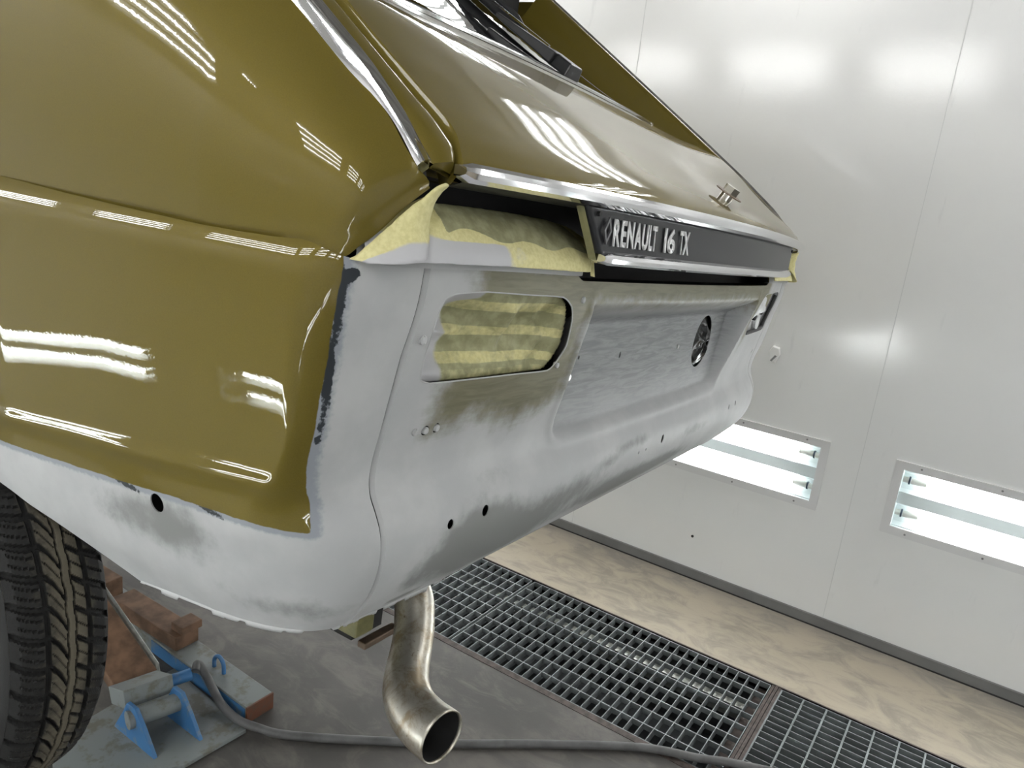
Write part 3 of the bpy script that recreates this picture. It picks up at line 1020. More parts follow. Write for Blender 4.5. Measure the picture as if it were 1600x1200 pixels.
# outline path: up the left side, along the bottom, up the right
path = []
hw, r = .545, .07
pl = [(hw, s) for s in np.linspace(TGL, GS0+r, 40)]
for a in np.linspace(0, math.pi/2, 16)[1:]:
    pl.append((hw-r+r*math.cos(a), GS0+r-r*math.sin(a)))
half = pl
bot = [(h, GS0) for h in np.linspace(hw-r, -(hw-r), 60)[1:-1]]
full = half+bot+[(-h, s) for h, s in half[::-1]]
def ribbon(pl, name, mat, w, t0, parent, ofs):
    V, F = [], []
    P = np.array([tg(h, s, ofs) for h, s in pl])
    n = len(P)
    sec = []
    for i in range(n):
        tdir = P[min(i+1, n-1)]-P[max(i-1, 0)]; tdir /= np.linalg.norm(tdir)
        nrm = np.array((0, -.53, .85)); sd = np.cross(tdir, nrm); sd /= np.linalg.norm(sd)
        for a, b in ((-w, 0), (-w*.8, t0), (w*.8, t0), (w, 0)):
            V.append(P[i]+sd*a+nrm*b)
    F = grid_faces(n, 4)
    V = np.array(V)
    F = orient(V, F, (n//2)*3+1, (0, -.5, .8))
    return part(name, V, F, mat, parent, ang=30)
ribbon(full, 'window_seal', M['rubber'], .0075, .004, tail, .0005)
def inner(pl, d):
    out = []
    for h, s in pl:
        n = math.hypot(h/.545, 1)
        out.append((h*(1+d/.545), s-d))
    return out
ribbon(inner(full, .007), 'window_bead', M['chrome'], .0028, .0042, tail, .0008)

# chrome strip along the tailgate edge
def edge_strip(hmax, f, prof, name, mat, parent, n=120, endcap=True):
    V = []
    hsx = np.linspace(hmax, -hmax, n)
    for h in hsx:
        y, z = f(h)
        e = min(1.0, .55+ (hmax-abs(h))/.012*.45)
        for dy, dz in prof:
            V.append((MX-h, y+dy, z+dz*e))
    m = len(prof)
    V = np.array(V)
    F = [(i*m+j, (i+1)*m+j, (i+1)*m+(j+1) % m, i*m+(j+1) % m) for i in range(n-1) for j in range(m)]
    F += [tuple(range(m)), tuple(range((n-1)*m, n*m))[::-1]]
    F = orient(V, F, (n//2)*m+1, (0, -1, .3))
    return part(name, V, F, mat, parent, ang=22)
def bottom_edge(h):
    p = tg(h, 0.0)
    return p[1], p[2]
edge_strip(.698, bottom_edge, [(.005, .0068), (-.003, .0066), (-.0080, .0030), (-.0092, -.0020), (-.0080, -.0072), (-.002, -.0110), (.005, -.0110)], 'chrome_moulding', M['chrome'], tail)
# underside lip of the tailgate
V = []
hsx = np.linspace(-.685, .685, 100)
for h in hsx:
    y, z = bottom_edge(h)
    for dy, dz in ((.000, -.0075), (.006, -.0105), (.016, -.014), (.030, -.016), (.055, -.012)):
        V.append((MX-h, y+dy, z+dz))
V = np.array(V)
part('under_lip', V, orient(V, grid_faces(100, 5), 200, (0, -.4, -1)), M['black'], tail, ang=60)
# charcoal name panel under the strip
def panel_y(h):
    return .3535+.127*h*h+.0035
PT, PB = .030, -.0225
V = []
def panel_h(z):
    return .462+.035*np.clip((z-PB)/(PT-PB), 0, 1)**1.0
zsx = np.linspace(PT, PB, 12)
hx = np.linspace(-1, 1, 120)
for q in hx:
    for z in zsx:
        h = q*float(panel_h(z))
        V.append((MX-h, panel_y(h)+.010*float(np.clip((z-PB)/(PT-PB), 0, 1))*.4, z))
V = np.array(V)
o = part('name_panel', V, orient(V, grid_faces(120, 12), 600, (0, -1, 0)), M['panel'], tail, ang=60)
md = o.modifiers.new('s', 'SOLIDIFY'); md.thickness = .012; md.offset = -1
edge_strip(.462, lambda h: (panel_y(h), PB-.0045), [(.010, .0078), (-.001, .0076), (-.0064, .0045), (-.0078, .0), (-.0064, -.0050), (-.001, -.0078), (.010, -.0078)], 'chrome_moulding', M['chrome'], tail)
# sloping gusset at the left and right end of the name panel
for s in (1, -1):
    mb = MB()
    A = [(MX-s*.4655, panel_y(.4655)+.006, PB-.008), (MX-s*.4625, panel_y(.4625)+.003, PB-.008), (MX-s*.497, panel_y(.497)+.007, PT-.004), (MX-s*.500, panel_y(.500)+.010, PT-.004)]
    B = [(p[0]-s*.003, p[1]+.004, p[2]+.001) for p in A]
    mb.hull3(A, B)
    mbpart('panel_end', mb, M['oliveold'], tail, sm=False)
    yy = panel_y(.47)+.004
    mbpart('screw', MB().cyl((MX-s*.474, yy+.004, .021), (MX-s*.474, yy-.0035, .021), .0028, 12), M['rubber'], tail)

# lettering: each letter stands proud of the panel
def glyph(ch, x0, x1, z0, z1, bold=.0):
    cu = bpy.data.curves.new('glyph', 'FONT')
    cu.body = ch; cu.size = 1.0; cu.extrude = 0.0; cu.offset = bold; cu.resolution_u = 6
    ob = bpy.data.objects.new('glyph', cu); COL.objects.link(ob)
    dg = bpy.context.evaluated_depsgraph_get(); dg.update()
    me = bpy.data.meshes.new_from_object(ob.evaluated_get(dg))
    bpy.data.objects.remove(ob); bpy.data.curves.remove(cu)
    P = verts(me)
    mn, mx = P.min(0), P.max(0)
    nx = x0+(P[:, 0]-mn[0])/(mx[0]-mn[0])*(x1-x0)
    nz = z0+(P[:, 1]-mn[1])/(mx[1]-mn[1])*(z1-z0)
    h = MX-nx
    py = panel_y(h)+.004*np.clip((nz-PB)/(PT-PB), 0, 1)-.0022
    Q = L(np.stack([nx, py, nz], 1))
    me.vertices.foreach_set('co', Q.ravel().astype(np.float32))
    me.update()
    ob = link('badge_letter', me, M['letter'], tail)
    md = ob.modifiers.new('s', 'SOLIDIFY'); md.thickness = .0012; md.offset = 0
    return ob
LET = [('R', .813, .828), ('E', .8305, .842), ('N', .8445, .860), ('A', .8625, .879), ('U', .8815, .896), ('L', .8985, .908), ('T', .907, .919),
       ('1', .9410, .9475), ('6', .951, .973), ('T', .988, .999), ('X', .999, 1.019)]
for ch, a, b in LET:
    glyph(ch, a, b, -.0125 if ch != '6' else -.0128, .0185, .028)
# diamond emblem: lozenge frame
zc_ = .004
for k_, (ro, ri) in enumerate((((.0100, .0155), (.0058, .0090)),)):
    cxm = .7985
    ya = panel_y(MX-cxm)-.001
    Vd = []
    for yy in (ya+.001, ya-.0012):
        for (a, b) in (ro, ri):
            Vd += [(cxm-a, yy, zc_), (cxm, yy, zc_+b), (cxm+a, yy, zc_), (cxm, yy, zc_-b)]
    Fd = []
    for i in range(4):
        j = (i+1) % 4
        Fd += [(8+i, 8+j, 12+j, 12+i), (i, j, 8+j, 8+i), (4+i, 4+j, 12+j, 12+i)]
    part('diamond_emblem', np.array(Vd), Fd, M['emblem'], tail, sm=False)

# lock: hexagon nut on a washer over a round boss
lk = np.array(tg(.028, s_at_y(.394)))
nn = np.array((0, -.47, .88))
lock = mbpart('lock_boss', MB().cyl(tuple(lk-nn*.002), tuple(lk+nn*.010), .0115, 24), M['nickel'], tail)
mbpart('washer', MB().cyl(tuple(lk+nn*.010), tuple(lk+nn*.0115), .0235, 28), M['brown'], lock)
mbpart('hex_nut', MB().cyl(tuple(lk+nn*.0115), tuple(lk+nn*.0225), .0132, 6), M['nickel'], lock, sm=False)

# wiper resting on the rear window
def tgp(h, y, off):
    return tuple(tg(h, s_at_y(y), off))
wp = MB()
foot = [tgp(.005, .735, .004), tgp(-.050, .735, .004), tgp(-.055, .795, .004), tgp(-.010, .80, .004)]
top = [tgp(.0, .739, .028), tgp(-.045, .739, .028), tgp(-.048, .79, .028), tgp(-.012, .795, .028)]
wp.hull3(foot, top)
wo = mbpart('wiper_pivot', wp, M['black'], tail, sm=False, bev=.003)
A = [tgp(.002, .775, .006), tgp(-.03, .772, .006), tgp(-.03, .772, .028), tgp(.002, .775, .028)]
B = [tgp(.01, .905, .012), tgp(-.006, .905, .012), tgp(-.006, .905, .020), tgp(.01, .905, .020)]
mbpart('wiper_arm', MB().hull3(A, B), M['black'], wo, sm=False, bev=.002)
A = [tgp(.006, .79, .028), tgp(.0, .79, .028), tgp(.0, .79, .031), tgp(.006, .79, .031)]
B = [tgp(.012, 1.05, .022), tgp(.004, 1.05, .022), tgp(.004, 1.05, .026), tgp(.012, 1.05, .026)]
mbpart('arm_edge', MB().hull3(A, B), M['chrome'], wo, sm=False)
mbpart('wiper_blade', MB().tube([tgp(-.02, .80, .010), tgp(-.04, .90, .014), tgp(-.05, 1.0, .016), tgp(-.055, 1.12, .012)], [.005, .009, .010, .005], 10), M['black'], wo)
mbpart('blade_yoke', MB().tube([tgp(-.028, .84, .012), tgp(-.043, .90, .030), tgp(-.05, .98, .032), tgp(-.052, 1.07, .014)], [.004, .006, .006, .004], 8), M['black'], wo)

# black sheet standing in for shade in the boot gap; dark inside surfaces ----------------
V = []
hx = np.linspace(-.715, .715, 80)
for h in hx:
    y0 = .452+.06*h*h
    for (y, z) in ((y0-.018, -.062), (y0, -.060), (y0+.006, -.03), (y0+.010, .0), (y0+.012, .028), (y0+.05, .055)):
        V.append((MX-h, y, z))
V = np.array(V)
part('boot_gap_shade', V, orient(V, grid_faces(80, 6), 200, (0, -1, 0)), M['rubber'], ang=60)
lin = MB()
lin.add([(.60, .62, .10), (1.91, .62, .10), (1.91, 1.3, .42), (.60, 1.3, .42)], [(0, 1, 2, 3)])
lin.add([(.60, 1.3, .42), (1.91, 1.3, .42), (1.91, 1.3, .62), (.60, 1.3, .62)], [(0, 1, 2, 3)])
mbpart('cabin_lining', lin, M['cabin'], sm=False)
# floor pan, and added dark boxes that stop light showing through the holes
fp = MB()
fp.box((.50, .575, -.430), (2.01, .585, -.02))
fp.box((.60, .496, -.436), (1.91, .60, -.430))
fp.box((.50, .585, -.430), (.508, .80, -.05))
fp.box((.62, .60, -.36), (1.89, 2.4, -.34))
mbpart('floor_pan_and_light_stops', fp, M['cabin'], sm=False)
V = []
yr = [1.25, 1.4, 1.7, 2.1, 2.5]
for y in yr:
    for q in np.linspace(-1, 1, 21):
        h = q*.735
        V.append((MX-h, y, .628+(y-1.25)*.05+.035*(1-q*q)))
V = np.array(V)
part('roof', V, orient(V, grid_faces(5, 21), 30, (0, 0, 1)), M['gold'], ang=60)

# ledge below the boot opening (under the masking) -----------------------------
LED = [  # lower front edge, upper back edge (left side)
    ((.478, .4600, -.0500), (.540, .432, .012)), ((.500, .4430, -.0505), (.552, .448, .004)), ((.530, .4310, -.0500), (.575, .460, .003)), ((.575, .4240, -.0490), (.605, .462, .004)),
    ((.640, .4160, -.0480), (.665, .462, .005)), ((.720, .4100, -.0480), (.745, .461, .005)), ((.780, .4060, -.0485), (.815, .460, .002)), ((.806, .4050, -.0485), (.850, .458, -.003)), ((.815, .4055, -.0480), (.862, .448, -.010))]
LED_lo = resample(crom([a for a, b in LED], 6), 123)[3:]; LED_hi = resample(crom([b for a, b in LED], 6), 123)[3:]
def ledge_grid(off_y, off_z, rows=26, noise_amp=0.0, seed=0):
    V = []
    for i in range(120):
        lo, hi = LED_lo[i], LED_hi[i]
        inner_ = np.array((lo[0], .4310+.02*max(0, (.52-lo[0])/.04), lo[2]-.0015))
        p0 = lo+np.array((0, .012, -.0012)); p1 = lo; p2 = lo+np.array((.002, .0008, .0095)); p3 = lo+np.array((.004, .0045, .0150))
        pts = [p0, p1, p2, p3] if noise_amp == 0 else [p1+np.array((0, -.0006, 0)), p1+np.array((0, -.0006, .001)), p2, p3]
        q = [p3+(hi-p3)*t for t in np.linspace(0, 1, rows-3)[1:]]
        for k, v in enumerate(q):
            t = (k+1)/(rows-4)
            v[2] += .0055*math.sin(math.pi*t)
        V.append(np.array(pts+q))
    n = V[0].shape[0]
    V = np.concatenate(V)
    V = V+np.array((0, off_y, off_z))
    return V, n
V, n = ledge_grid(.0075, -.0035)
F = orient(V, grid_faces(120, n), 60*(n-1)+12, (0, -.5, .8))
part('rear_ledge', V, F, M['shell'])
for o in (COL.objects['rear_ledge'],):
    for k in ('gold', 'edge', 'filler', 'olive'): set_attr(o.data, k, np.full(len(o.data.vertices), -1.0))
    for k in ('sanded', 'smear'): set_attr(o.data, k, np.zeros(len(o.data.vertices)))
o = part('rear_ledge', mirror(V), [tuple(reversed(f)) for f in F], M['shell'])
for k in ('gold', 'edge', 'filler', 'olive'): set_attr(o.data, k, np.full(len(o.data.vertices), -1.0))
for k in ('sanded', 'smear'): set_attr(o.data, k, np.zeros(len(o.data.vertices)))

# right lamp opening: bare reflector pan with sockets ---------------------------
def lamp_pan(s, parent):
    V = []
    n = len(LAMP)
    cxh = sum(p[0] for p in LAMP)/n; czh = sum(p[1] for p in LAMP)/n
    rings = [(1.0, .0025), (.995, .011), (.97, .0125), (.6, .0135), (.15, .0140)]
    for k, d in rings:
        for (h, z) in LAMP:
            hh, zz = cxh+(h-cxh)*k, czh+(z-czh)*k
            yy = float(rear_y(np.array([h]), np.array([z]))[0])
            V.append((MX-s*hh, yy+d, zz))
    F = [(i*n+j, (i+1)*n+j, (i+1)*n+(j+1) % n, i*n+(j+1) % n) for i in range(len(rings)-1) for j in range(n)]
    F.append(tuple(range((len(rings)-1)*n, len(rings)*n)))
    V = np.array(V)
    F = orient(V, F, 3*n+2, (0, -1, 0))
    return part('lamp_pan', V, F, M['socket'], parent, ang=40)
lp = lamp_pan(-1, car)
def pan_y(h, z): return float(rear_y(np.array([h]), np.array([z]))[0])+.0135
mbpart('bulb_socket', MB().cyl((MX+.565, pan_y(.565, -.150), -.150), (MX+.565, pan_y(.565, -.150)-.006, -.150), .016, 22), M['socket'], lp)
for (h, z, r) in ((.520, -.132, .011), (.585, -.122, .010), (.465, -.162, .009)):  # raised black discs paint the darkness inside the holes
    mbpart('socket_hole_disc', MB().cyl((MX+h, pan_y(h, z)+.004, z), (MX+h, pan_y(h, z)-.0018, z), r, 16), M['soot_and_hole'], lp)
sl = [(MX+h, pan_y(h, z)-.008, z) for h, z in [(.662, -.085), (.664, -.105), (.664, -.125), (.662, -.150), (.655, -.166), (.60, -.1685), (.52, -.1685), (.45, -.1695)]]
mbpart('lamp_gasket', MB().tube(crom(sl, 5), .0045, 8), M['rubber'], lp)
# olive backing plate in the same opening
A = [(h, z) for h, z in ((.455, -.115), (.60, -.112), (.61, -.080), (.462, -.082))]
mb = MB(); mb.hull3([(MX+h, pan_y(h, z)-.004, z) for h, z in A], [(MX+h, pan_y(h, z)-.001, z) for h, z in A])
mbpart('backing_plate', mb, M['oliveold'], lp, sm=False)

# torn masking film along the lower edge of the primer --------------------------
def skirt(name, P0, drop, seed, mat):
    """thin ragged film hanging below the panel edge"""
    P = resample(crom(P0, 8), 130)
    rnd = random.Random(seed)
    V = []
    cur = .35
    for i, p in enumerate(P):
        if rnd.random() < .12: cur = rnd.uniform(.25, 1.0)
        d = drop*cur
        V += [tuple(p+np.array((.0, .002, .003))), tuple(p+np.array((.0, .002, -d*.5))), tuple(p+np.array((.0, .003, -d)))]
    V = np.array(V)
    o = part(name, V, grid_faces(len(P), 3), mat, car, ang=60)
    md = o.modifiers.new('s', 'SOLIDIFY'); md.thickness = .0006
    return o
def fl_edge(y, dz=0.0):
    z = float(zbot_flank(y)); return (MX-float(flank_h(np.array([y]), np.array([z]))[0]), y, z+dz)
def co_edge(t):
    zb = -.444+(float(zbot_flank(YBT))+.444)*t
    h, y = corner(t, np.array([zb])); return (MX-float(h[0]), float(y[0]), zb)
film = M['film']
skirt('torn_film', [fl_edge(y) for y in (.76, .72, .69, .66, .635)]+[co_edge(t) for t in (.9, .7, .5, .3, .1, .0)], .007, 3, film)
def re_edge(h): return (MX-h, float(rear_y(np.array([h]), np.array([-.444]))[0]), -.444)
skirt('torn_film', [re_edge(h) for h in (.694, .66, .62, .58, .52)], .009, 9, film)
grime = simple('greyish_lower_flange', (0.22, 0.225, 0.225), 0.55, var=.3, vscale=60)
V = []
for h in np.linspace(.60, -.69, 120):
    y = re_edge(h)[1]
    V += [(MX-h, y, -.443), (MX-h, y+.006, -.450), (MX-h, y+.026, -.452)]
V = np.array(V)
part('lower_flange', V, orient(V, grid_faces(120, 3), 100, (0, -1, -1)), grime, ang=40)

# exhaust -----------------------------------------------------------------------
ax = crom([(.800, .95, -.455), (.798, .74, -.460), (.795, .640, -.478), (.786, .582, -.520), (.771, .560, -.549), (.752, .545, -.569), (.728, .530, -.587), (.706, .512, -.598), (.693, .490, -.608), (.686, .463, -.613), (.681, .432, -.613)], 8)
n_ = len(ax)
mb = MB().tube([tuple(p) for p in ax], [.0275+.0065*float(sstep(n_*.45, n_-1, i)) for i in range(n_)], 40, False)
ex = mbpart('exhaust_pipe', mb, M['pipe'], car, ang=50)
md = ex.modifiers.new('s', 'SOLIDIFY'); md.thickness = .002; md.offset = -1
mb = MB().tube([tuple(p) for p in ax[8:-1]], [.0250+.0062*float(sstep(n_*.45, n_-1, i+8)) for i in range(n_-9)], 32, False)
mbpart('pipe_bore', mb, M['soot_and_hole'], ex, ang=50)
# bracket and silencer strap behind the valance
mb = MB(); mb.box((.70, .60, -.565), (.735, .66, -.44))
mbpart('chassis_bracket', mb, M['oliveold'], sm=False, bev=.003)
mbpart('dark_gap_box', MB().box((.738, .640, -.600), (.800, .70, -.46)), M['cabin'], sm=False)  # added dark box, paints the shade between bracket and pipe
mbpart('silencer', MB().tube([(.80, .80, -.45), (.80, 1.2, -.45)], .07, 24), M['brown'])
mbpart('exhaust_strap', MB().box((.73, .607, -.598), (.80, .622, -.588)), M['brown'], sm=False, bev=.002)

# rear wheel ----------------------------------------------------------------------
wheel = bpy.data.objects.new('rear_wheel', None); COL.objects.link(wheel); wheel.parent = car
TX0, TX1, TR = .440, .568, .335
AX = (0.504, 1.262, -.660)
def tyre_mesh():
    na, nw = 900, 96
    th = np.linspace(0, 2*math.pi, na, endpoint=False)
    w = np.linspace(-1, 1, nw)
    A, Wd = np.meshgrid(th, w, indexing='ij')
    half = (TX1-TX0)/2
    rad = TR-.010*np.abs(Wd)**2.4-.006*np.clip(np.abs(Wd)-.85, 0, 1)/.15
    N = 50
    ph = A/(2*math.pi)*N
    groove = np.zeros_like(A); dust = np.ones_like(A)
    def band(c, hw_):
        return sstep(hw_*1.5, hw_*.8, np.abs(Wd-c))
    # two wide circumferential grooves, two thin wavering ones each side of the centre rib
    groove = np.maximum(groove, band(-.36, .040)); groove = np.maximum(groove, band(.50, .038))
    zz = .018*np.sin(ph*2*math.pi)
    groove = np.maximum(groove, .8*band(.03+zz, .014)); groove = np.maximum(groove, .8*band(.20+zz, .014))
    def lat(shift, width, mask):
        f = (ph+shift) % 1.0
        d = np.minimum(f, 1-f)
        return sstep(width*1.4, width*.8, d)*mask
    inA = (Wd < -.36); inB = (Wd > -.36) & (Wd < .03); inC = (Wd > .20) & (Wd < .50); inD = Wd > .50
    groove = np.maximum(groove, lat(-.30*np.clip((Wd+.36)/.5, -1.2, 0)**2*1.0+.05, .095, inA))
    groove = np.maximum(groove, lat(.9*np.clip((Wd+.36)/.39, 0, 1)**1.6-.0, .085, inB & (Wd < .02)))
    groove = np.maximum(groove, lat(1.3*(Wd-.2)+.25, .075, inC))
    groove = np.maximum(groove, lat(.9*(Wd-.5)+.55, .095, inD))
    sipe = np.maximum(lat(.36-.30*np.clip((Wd+.36)/.5, -1.2, 0)**2, .022, inA & (Wd > -.86) & (Wd < -.45)), lat(.68-.30*np.clip((Wd+.36)/.5, -1.2, 0)**2, .022, inA & (Wd > -.86) & (Wd < -.45)))
    sipe = np.maximum(sipe, lat(.9*np.clip((Wd+.36)/.39, 0, 1)**1.6+.5, .025, inB & (Wd < -.02) & (Wd > -.3)))
    sipe = np.maximum(sipe, lat(.9*(Wd-.5)+.05, .028, inD & (Wd < .9)))
    sipe = np.maximum(sipe, lat(1.3*(Wd-.2)+.72, .025, inC))
    rad = rad-.0075*groove-.003*sipe
    dust = (1-groove)*(1-.7*sipe)*(.25+.75*np.exp(-((Wd-.10)/.50)**2))
    X = AX[0]+Wd*half
    V = np.stack([X, AX[1]-rad*np.cos(A), AX[2]+rad*np.sin(A)], -1).reshape(-1, 3)
    return V, grid_faces(na, nw, True), dust.ravel(), na, nw
V, F, dust, na, nw = tyre_mesh()
F = orient(V, F, 40, (0, -1, 0))
o = part('tyre', V, F, M['tyre'], wheel, ang=30)
set_attr(o.data, 'dust', dust)
def lathe(profile, name, mat, parent, n=120):
    V = []
    for a in np.linspace(0, 2*math.pi, n, endpoint=False):
        for (x, r) in profile:
            V.append((x, AX[1]-r*math.cos(a), AX[2]+r*math.sin(a)))
    V = np.array(V); m = len(profile)
    F = grid_faces(n, m, True)
    return part(name, V, F, mat, parent, ang=40)
for s, x0 in ((-1, TX0), (1, TX1)):
    sw = lathe([(x0, TR-.0165), (x0+s*.004, TR-.022), (x0+s*.007, TR-.030), (x0+s*.0075, TR-.033), (x0+s*.012, TR-.046), (x0+s*.017, TR-.07), (x0+s*.014, TR-.10), (x0+s*.004, TR-.125)], 'sidewall', M['tyre'], wheel)
    set_attr(sw.data, 'dust', np.full(len(sw.data.vertices), .15))
lathe([(TX0+.004, .187), (TX0-.002, .182), (TX0+.012, .176), (TX0+.03, .165), (TX0+.04, .12), (TX0+.035, .05), (TX0+.035, .002)], 'wheel_rim', M['steel'], wheel)
lathe([(TX1-.004, .187), (TX0+.06, .16), (TX0+.06, .05), (TX0+.06, .002)], 'wheel_barrel', M['brown'], wheel)

# ------------------------------------------------------------------ masking (rests on the car)
def carobj(name, V, F, mat, label, cat, group=None, ang=50, thick=.0006):
    """a free thing set out in the car's own axes"""
    V = np.asarray(V, float)
    c = V.mean(0)
    me = mesh(name, V-c, F, True, ang)
    o = link(name, me, mat)
    o.location = CAM+CR @ Vector(c)
    o.rotation_euler = CR.to_euler()
    if thick:
        md = o.modifiers.new('s', 'SOLIDIFY'); md.thickness = thick; md.offset = -1
    tag(o, label, cat, group)
    return o

V, n = ledge_grid(-.0012, .0022, rows=30, noise_amp=1)
rows = n
U = np.repeat(np.linspace(0, 1, 120), n); Rw = np.tile(np.linspace(0, 1, n), 120)
amp = crumple(V, .0016, 38.0, 1)
V2 = V+np.stack([amp*0, -np.abs(amp), np.abs(amp)*.6], 1)
F = orient(V2, grid_faces(120, n), 60*(n-1)+12, (0, -.5, .8))
o = carobj('masking_paper', V2, F, M['paper'], 'creased masking paper wrapped over the ledge under the boot opening beside the chrome pillar', 'masking paper', 'masking paper on the car')
xx = V2[:, 0]
set_attr(o.data, 'tape', np.clip(sstep(.05, -.05, Rw-.235-.12*np.exp(-((xx-.60)/.05)**2)+.05*np.sin(xx*70))+sstep(.576, .570, xx)+.55*sstep(.815, .825, xx), 0, 1))
set_attr(o.data, 'primed', np.clip(sstep(.66, .635, xx)*sstep(.21, .15, Rw)+.5*sstep(.585, .55, xx)*sstep(.33, .25, Rw)+.4*sstep(.72, .68, xx)*sstep(.24, .17, Rw), 0, 1))
Vr = mirror(V2)
o = carobj('masking_paper', Vr, [tuple(reversed(f)) for f in F], M['paper'], 'yellow masking tape round the far right end of the boot ledge', 'masking paper', 'masking paper on the car')
set_attr(o.data, 'tape', np.ones(len(Vr))); set_attr(o.data, 'primed', np.zeros(len(Vr)))
RIGHT_TAPE = True
# flap of tape sticking up at the inner end of the ledge
A = [(.818, .404, -.0505), (.828, .405, -.0515), (.840, .420, -.016), (.829, .418, -.014)]
V = []
for i in range(10):
    t = i/9
    a = np.array(A[0])*(1-t)+np.array(A[3])*t; b = np.array(A[1])*(1-t)+np.array(A[2])*t
    for j in range(6):
        u = j/5
        V.append(a*(1-u)+b*u+np.array((0, -.003*math.sin(math.pi*u), .0)))
o = carobj('tape_flap', np.array(V), grid_faces(10, 6), M['paper'], 'loose tab of yellow tape at the inner end of the masked ledge', 'masking tape')
set_attr(o.data, 'tape', np.ones(60)); set_attr(o.data, 'primed', np.zeros(60))

# tape folded over the gutter between the quarter panel and the ledge
E0 = [(.4735, .4590, -.0505), (.4840, .4535, -.0400), (.4945, .4490, -.0285), (.5075, .4435, -.0140), (.5230, .4365, .0030), (.5360, .4300, .0170), (.5450, .4270, .0235), (.5510, .4290, .0240)]
E1 = [(.4760, .4535, -.0520), (.4890, .4465, -.0430), (.5010, .4410, -.0320), (.5150, .4350, -.0170), (.5300, .4290, -.0010), (.5420, .4255, .0110), (.5500, .4250, .0180), (.5540, .4290, .0200)]
E2 = [(0.4818, 0.447, -0.0526), (0.4947, 0.431, -0.0503), (0.5098, 0.423, -0.0476), (0.5262, 0.42, -0.0438), (0.5444, 0.434, -0.0248), (0.5603, 0.45, -0.0039), (0.5632, 0.45, 0.0102), (0.5597, 0.443, 0.0168)]
R = [np.array(resample(crom(e, 6), 60)) for e in (E0, E1, E2)]
V = []
for i in range(60):
    a, b, c = R[0][i], R[1][i], R[2][i]
    for t in np.linspace(0, 1, 14):
        V.append((1-t)**2*a+2*t*(1-t)*(b*1.15-.075*(a+c)+np.array((0, -.004, .003)))+t*t*c)
V = np.array(V)
amp = crumple(V, .0022, 60.0, 4)
V = V+np.stack([-amp*.3, -np.abs(amp)-.0010, amp*.3], 1)
F = orient(V, grid_faces(60, 14), 400, (-.2, -1, .3))
o = carobj('masking_tape', V, F, M['paper'], 'crumpled yellow tape folded over the corner between gold quarter panel and masked ledge', 'masking tape')
set_attr(o.data, 'tape', np.ones(len(V)))
o2 = carobj('masking_tape', mirror(V), [tuple(reversed(f)) for f in F], M['paper'], 'yellow tape over the far right corner of the car beside the chrome strip end', 'masking tape')
set_attr(o2.data, 'tape', np.ones(len(V))); set_attr(o2.data, 'primed', np.zeros(len(V)))
hh = np.tile(np.linspace(0, 1, 14), 60)
set_attr(o.data, 'primed', np.clip(sstep(-.022, -.036, V[:, 2])*sstep(.45, .75, hh)*.9, 0, 1))

# crumpled masking paper stuffed in the left lamp opening
n = len(LAMP)
na_, nb_ = 90, 60
hmin, hmax_ = min(p[0] for p in LAMP)-.001, max(p[0] for p in LAMP)+.001
V = []
hs_ = np.linspace(hmax_+.004, hmin-.004, na_); zs_ = np.linspace(-.072, -.174, nb_)
Hm, Zm = np.meshgrid(hs_, zs_, indexing='ij')
sdl = sd_poly(Hm.ravel(), Zm.ravel(), LAMP)
for k, (h, z) in enumerate(zip(Hm.ravel(), Zm.ravel())):
    yy = float(rear_y(np.array([h]), np.array([z]))[0])
    d = .011+.015*float(sstep(0, .035, sdl[k]))
    f1 = -.006+.016*mnoise.noise(Vector((h*13+3, z*16, .3)))+.020*abs(mnoise.noise(Vector((h*17, z*20, 1.7))))+.003*mnoise.noise(Vector((h*60, z*60, 4.1)))
    ridge = -.010*math.exp(-((h-.535-.25*(z+.12))/.012)**2)*math.exp(-((z+.10)/.03)**2)
    lum = -.010*math.exp(-((h-.47)/.035)**2-((z+.135)/.028)**2)+.012*math.exp(-((h-.515)/.012)**2-((z+.12)/.02)**2)
    V.append((MX-h, yy+d+max(-.003, f1+.004)*float(sstep(0, .02, sdl[k]))+(ridge+lum)*float(sstep(0, .025, sdl[k])), z))
V = np.array(V)
skip = np.zeros((na_, nb_), bool)
S2 = sdl.reshape(na_, nb_)
for i in range(na_-1):
    for j in range(nb_-1):
        if S2[i, j] < -.0005 and S2[i+1, j+1] < -.0005 and S2[i+1, j] < -.0005 and S2[i, j+1] < -.0005: skip[i, j] = True
F = grid_faces(na_, nb_, skip=skip)
F = orient(V, F, len(F)//2, (0, -1, 0))
o = carobj('masking_paper', V, F, M['paper'], 'crumpled striped masking paper filling the lamp opening in the rear panel', 'masking paper', 'masking paper on the car', ang=60)
Hf, Zf = Hm.ravel(), Zm.ravel()
wav = np.array([.004*mnoise.noise(Vector((h*18, 2.2, 0))) for h in Hf])
q = (Zf+wav-.04*(Hf-.55))
tp = np.zeros(len(Hf))
for zc2 in (-.0925, -.122, -.1525):
    tp = np.maximum(tp, sstep(.0078, .0058, np.abs(q-zc2)))
tp = np.maximum(tp, sstep(-.160, -.164, q)*.9)*sstep(.668, .655, Hf)
set_attr(o.data, 'tape', tp*.52)
set_attr(o.data, 'primed', sstep(.600, .635, Hf+.12*(Zf+.12))*1.0+sstep(.58, .61, Hf)*sstep(-.090, -.080, Zf)*.8)

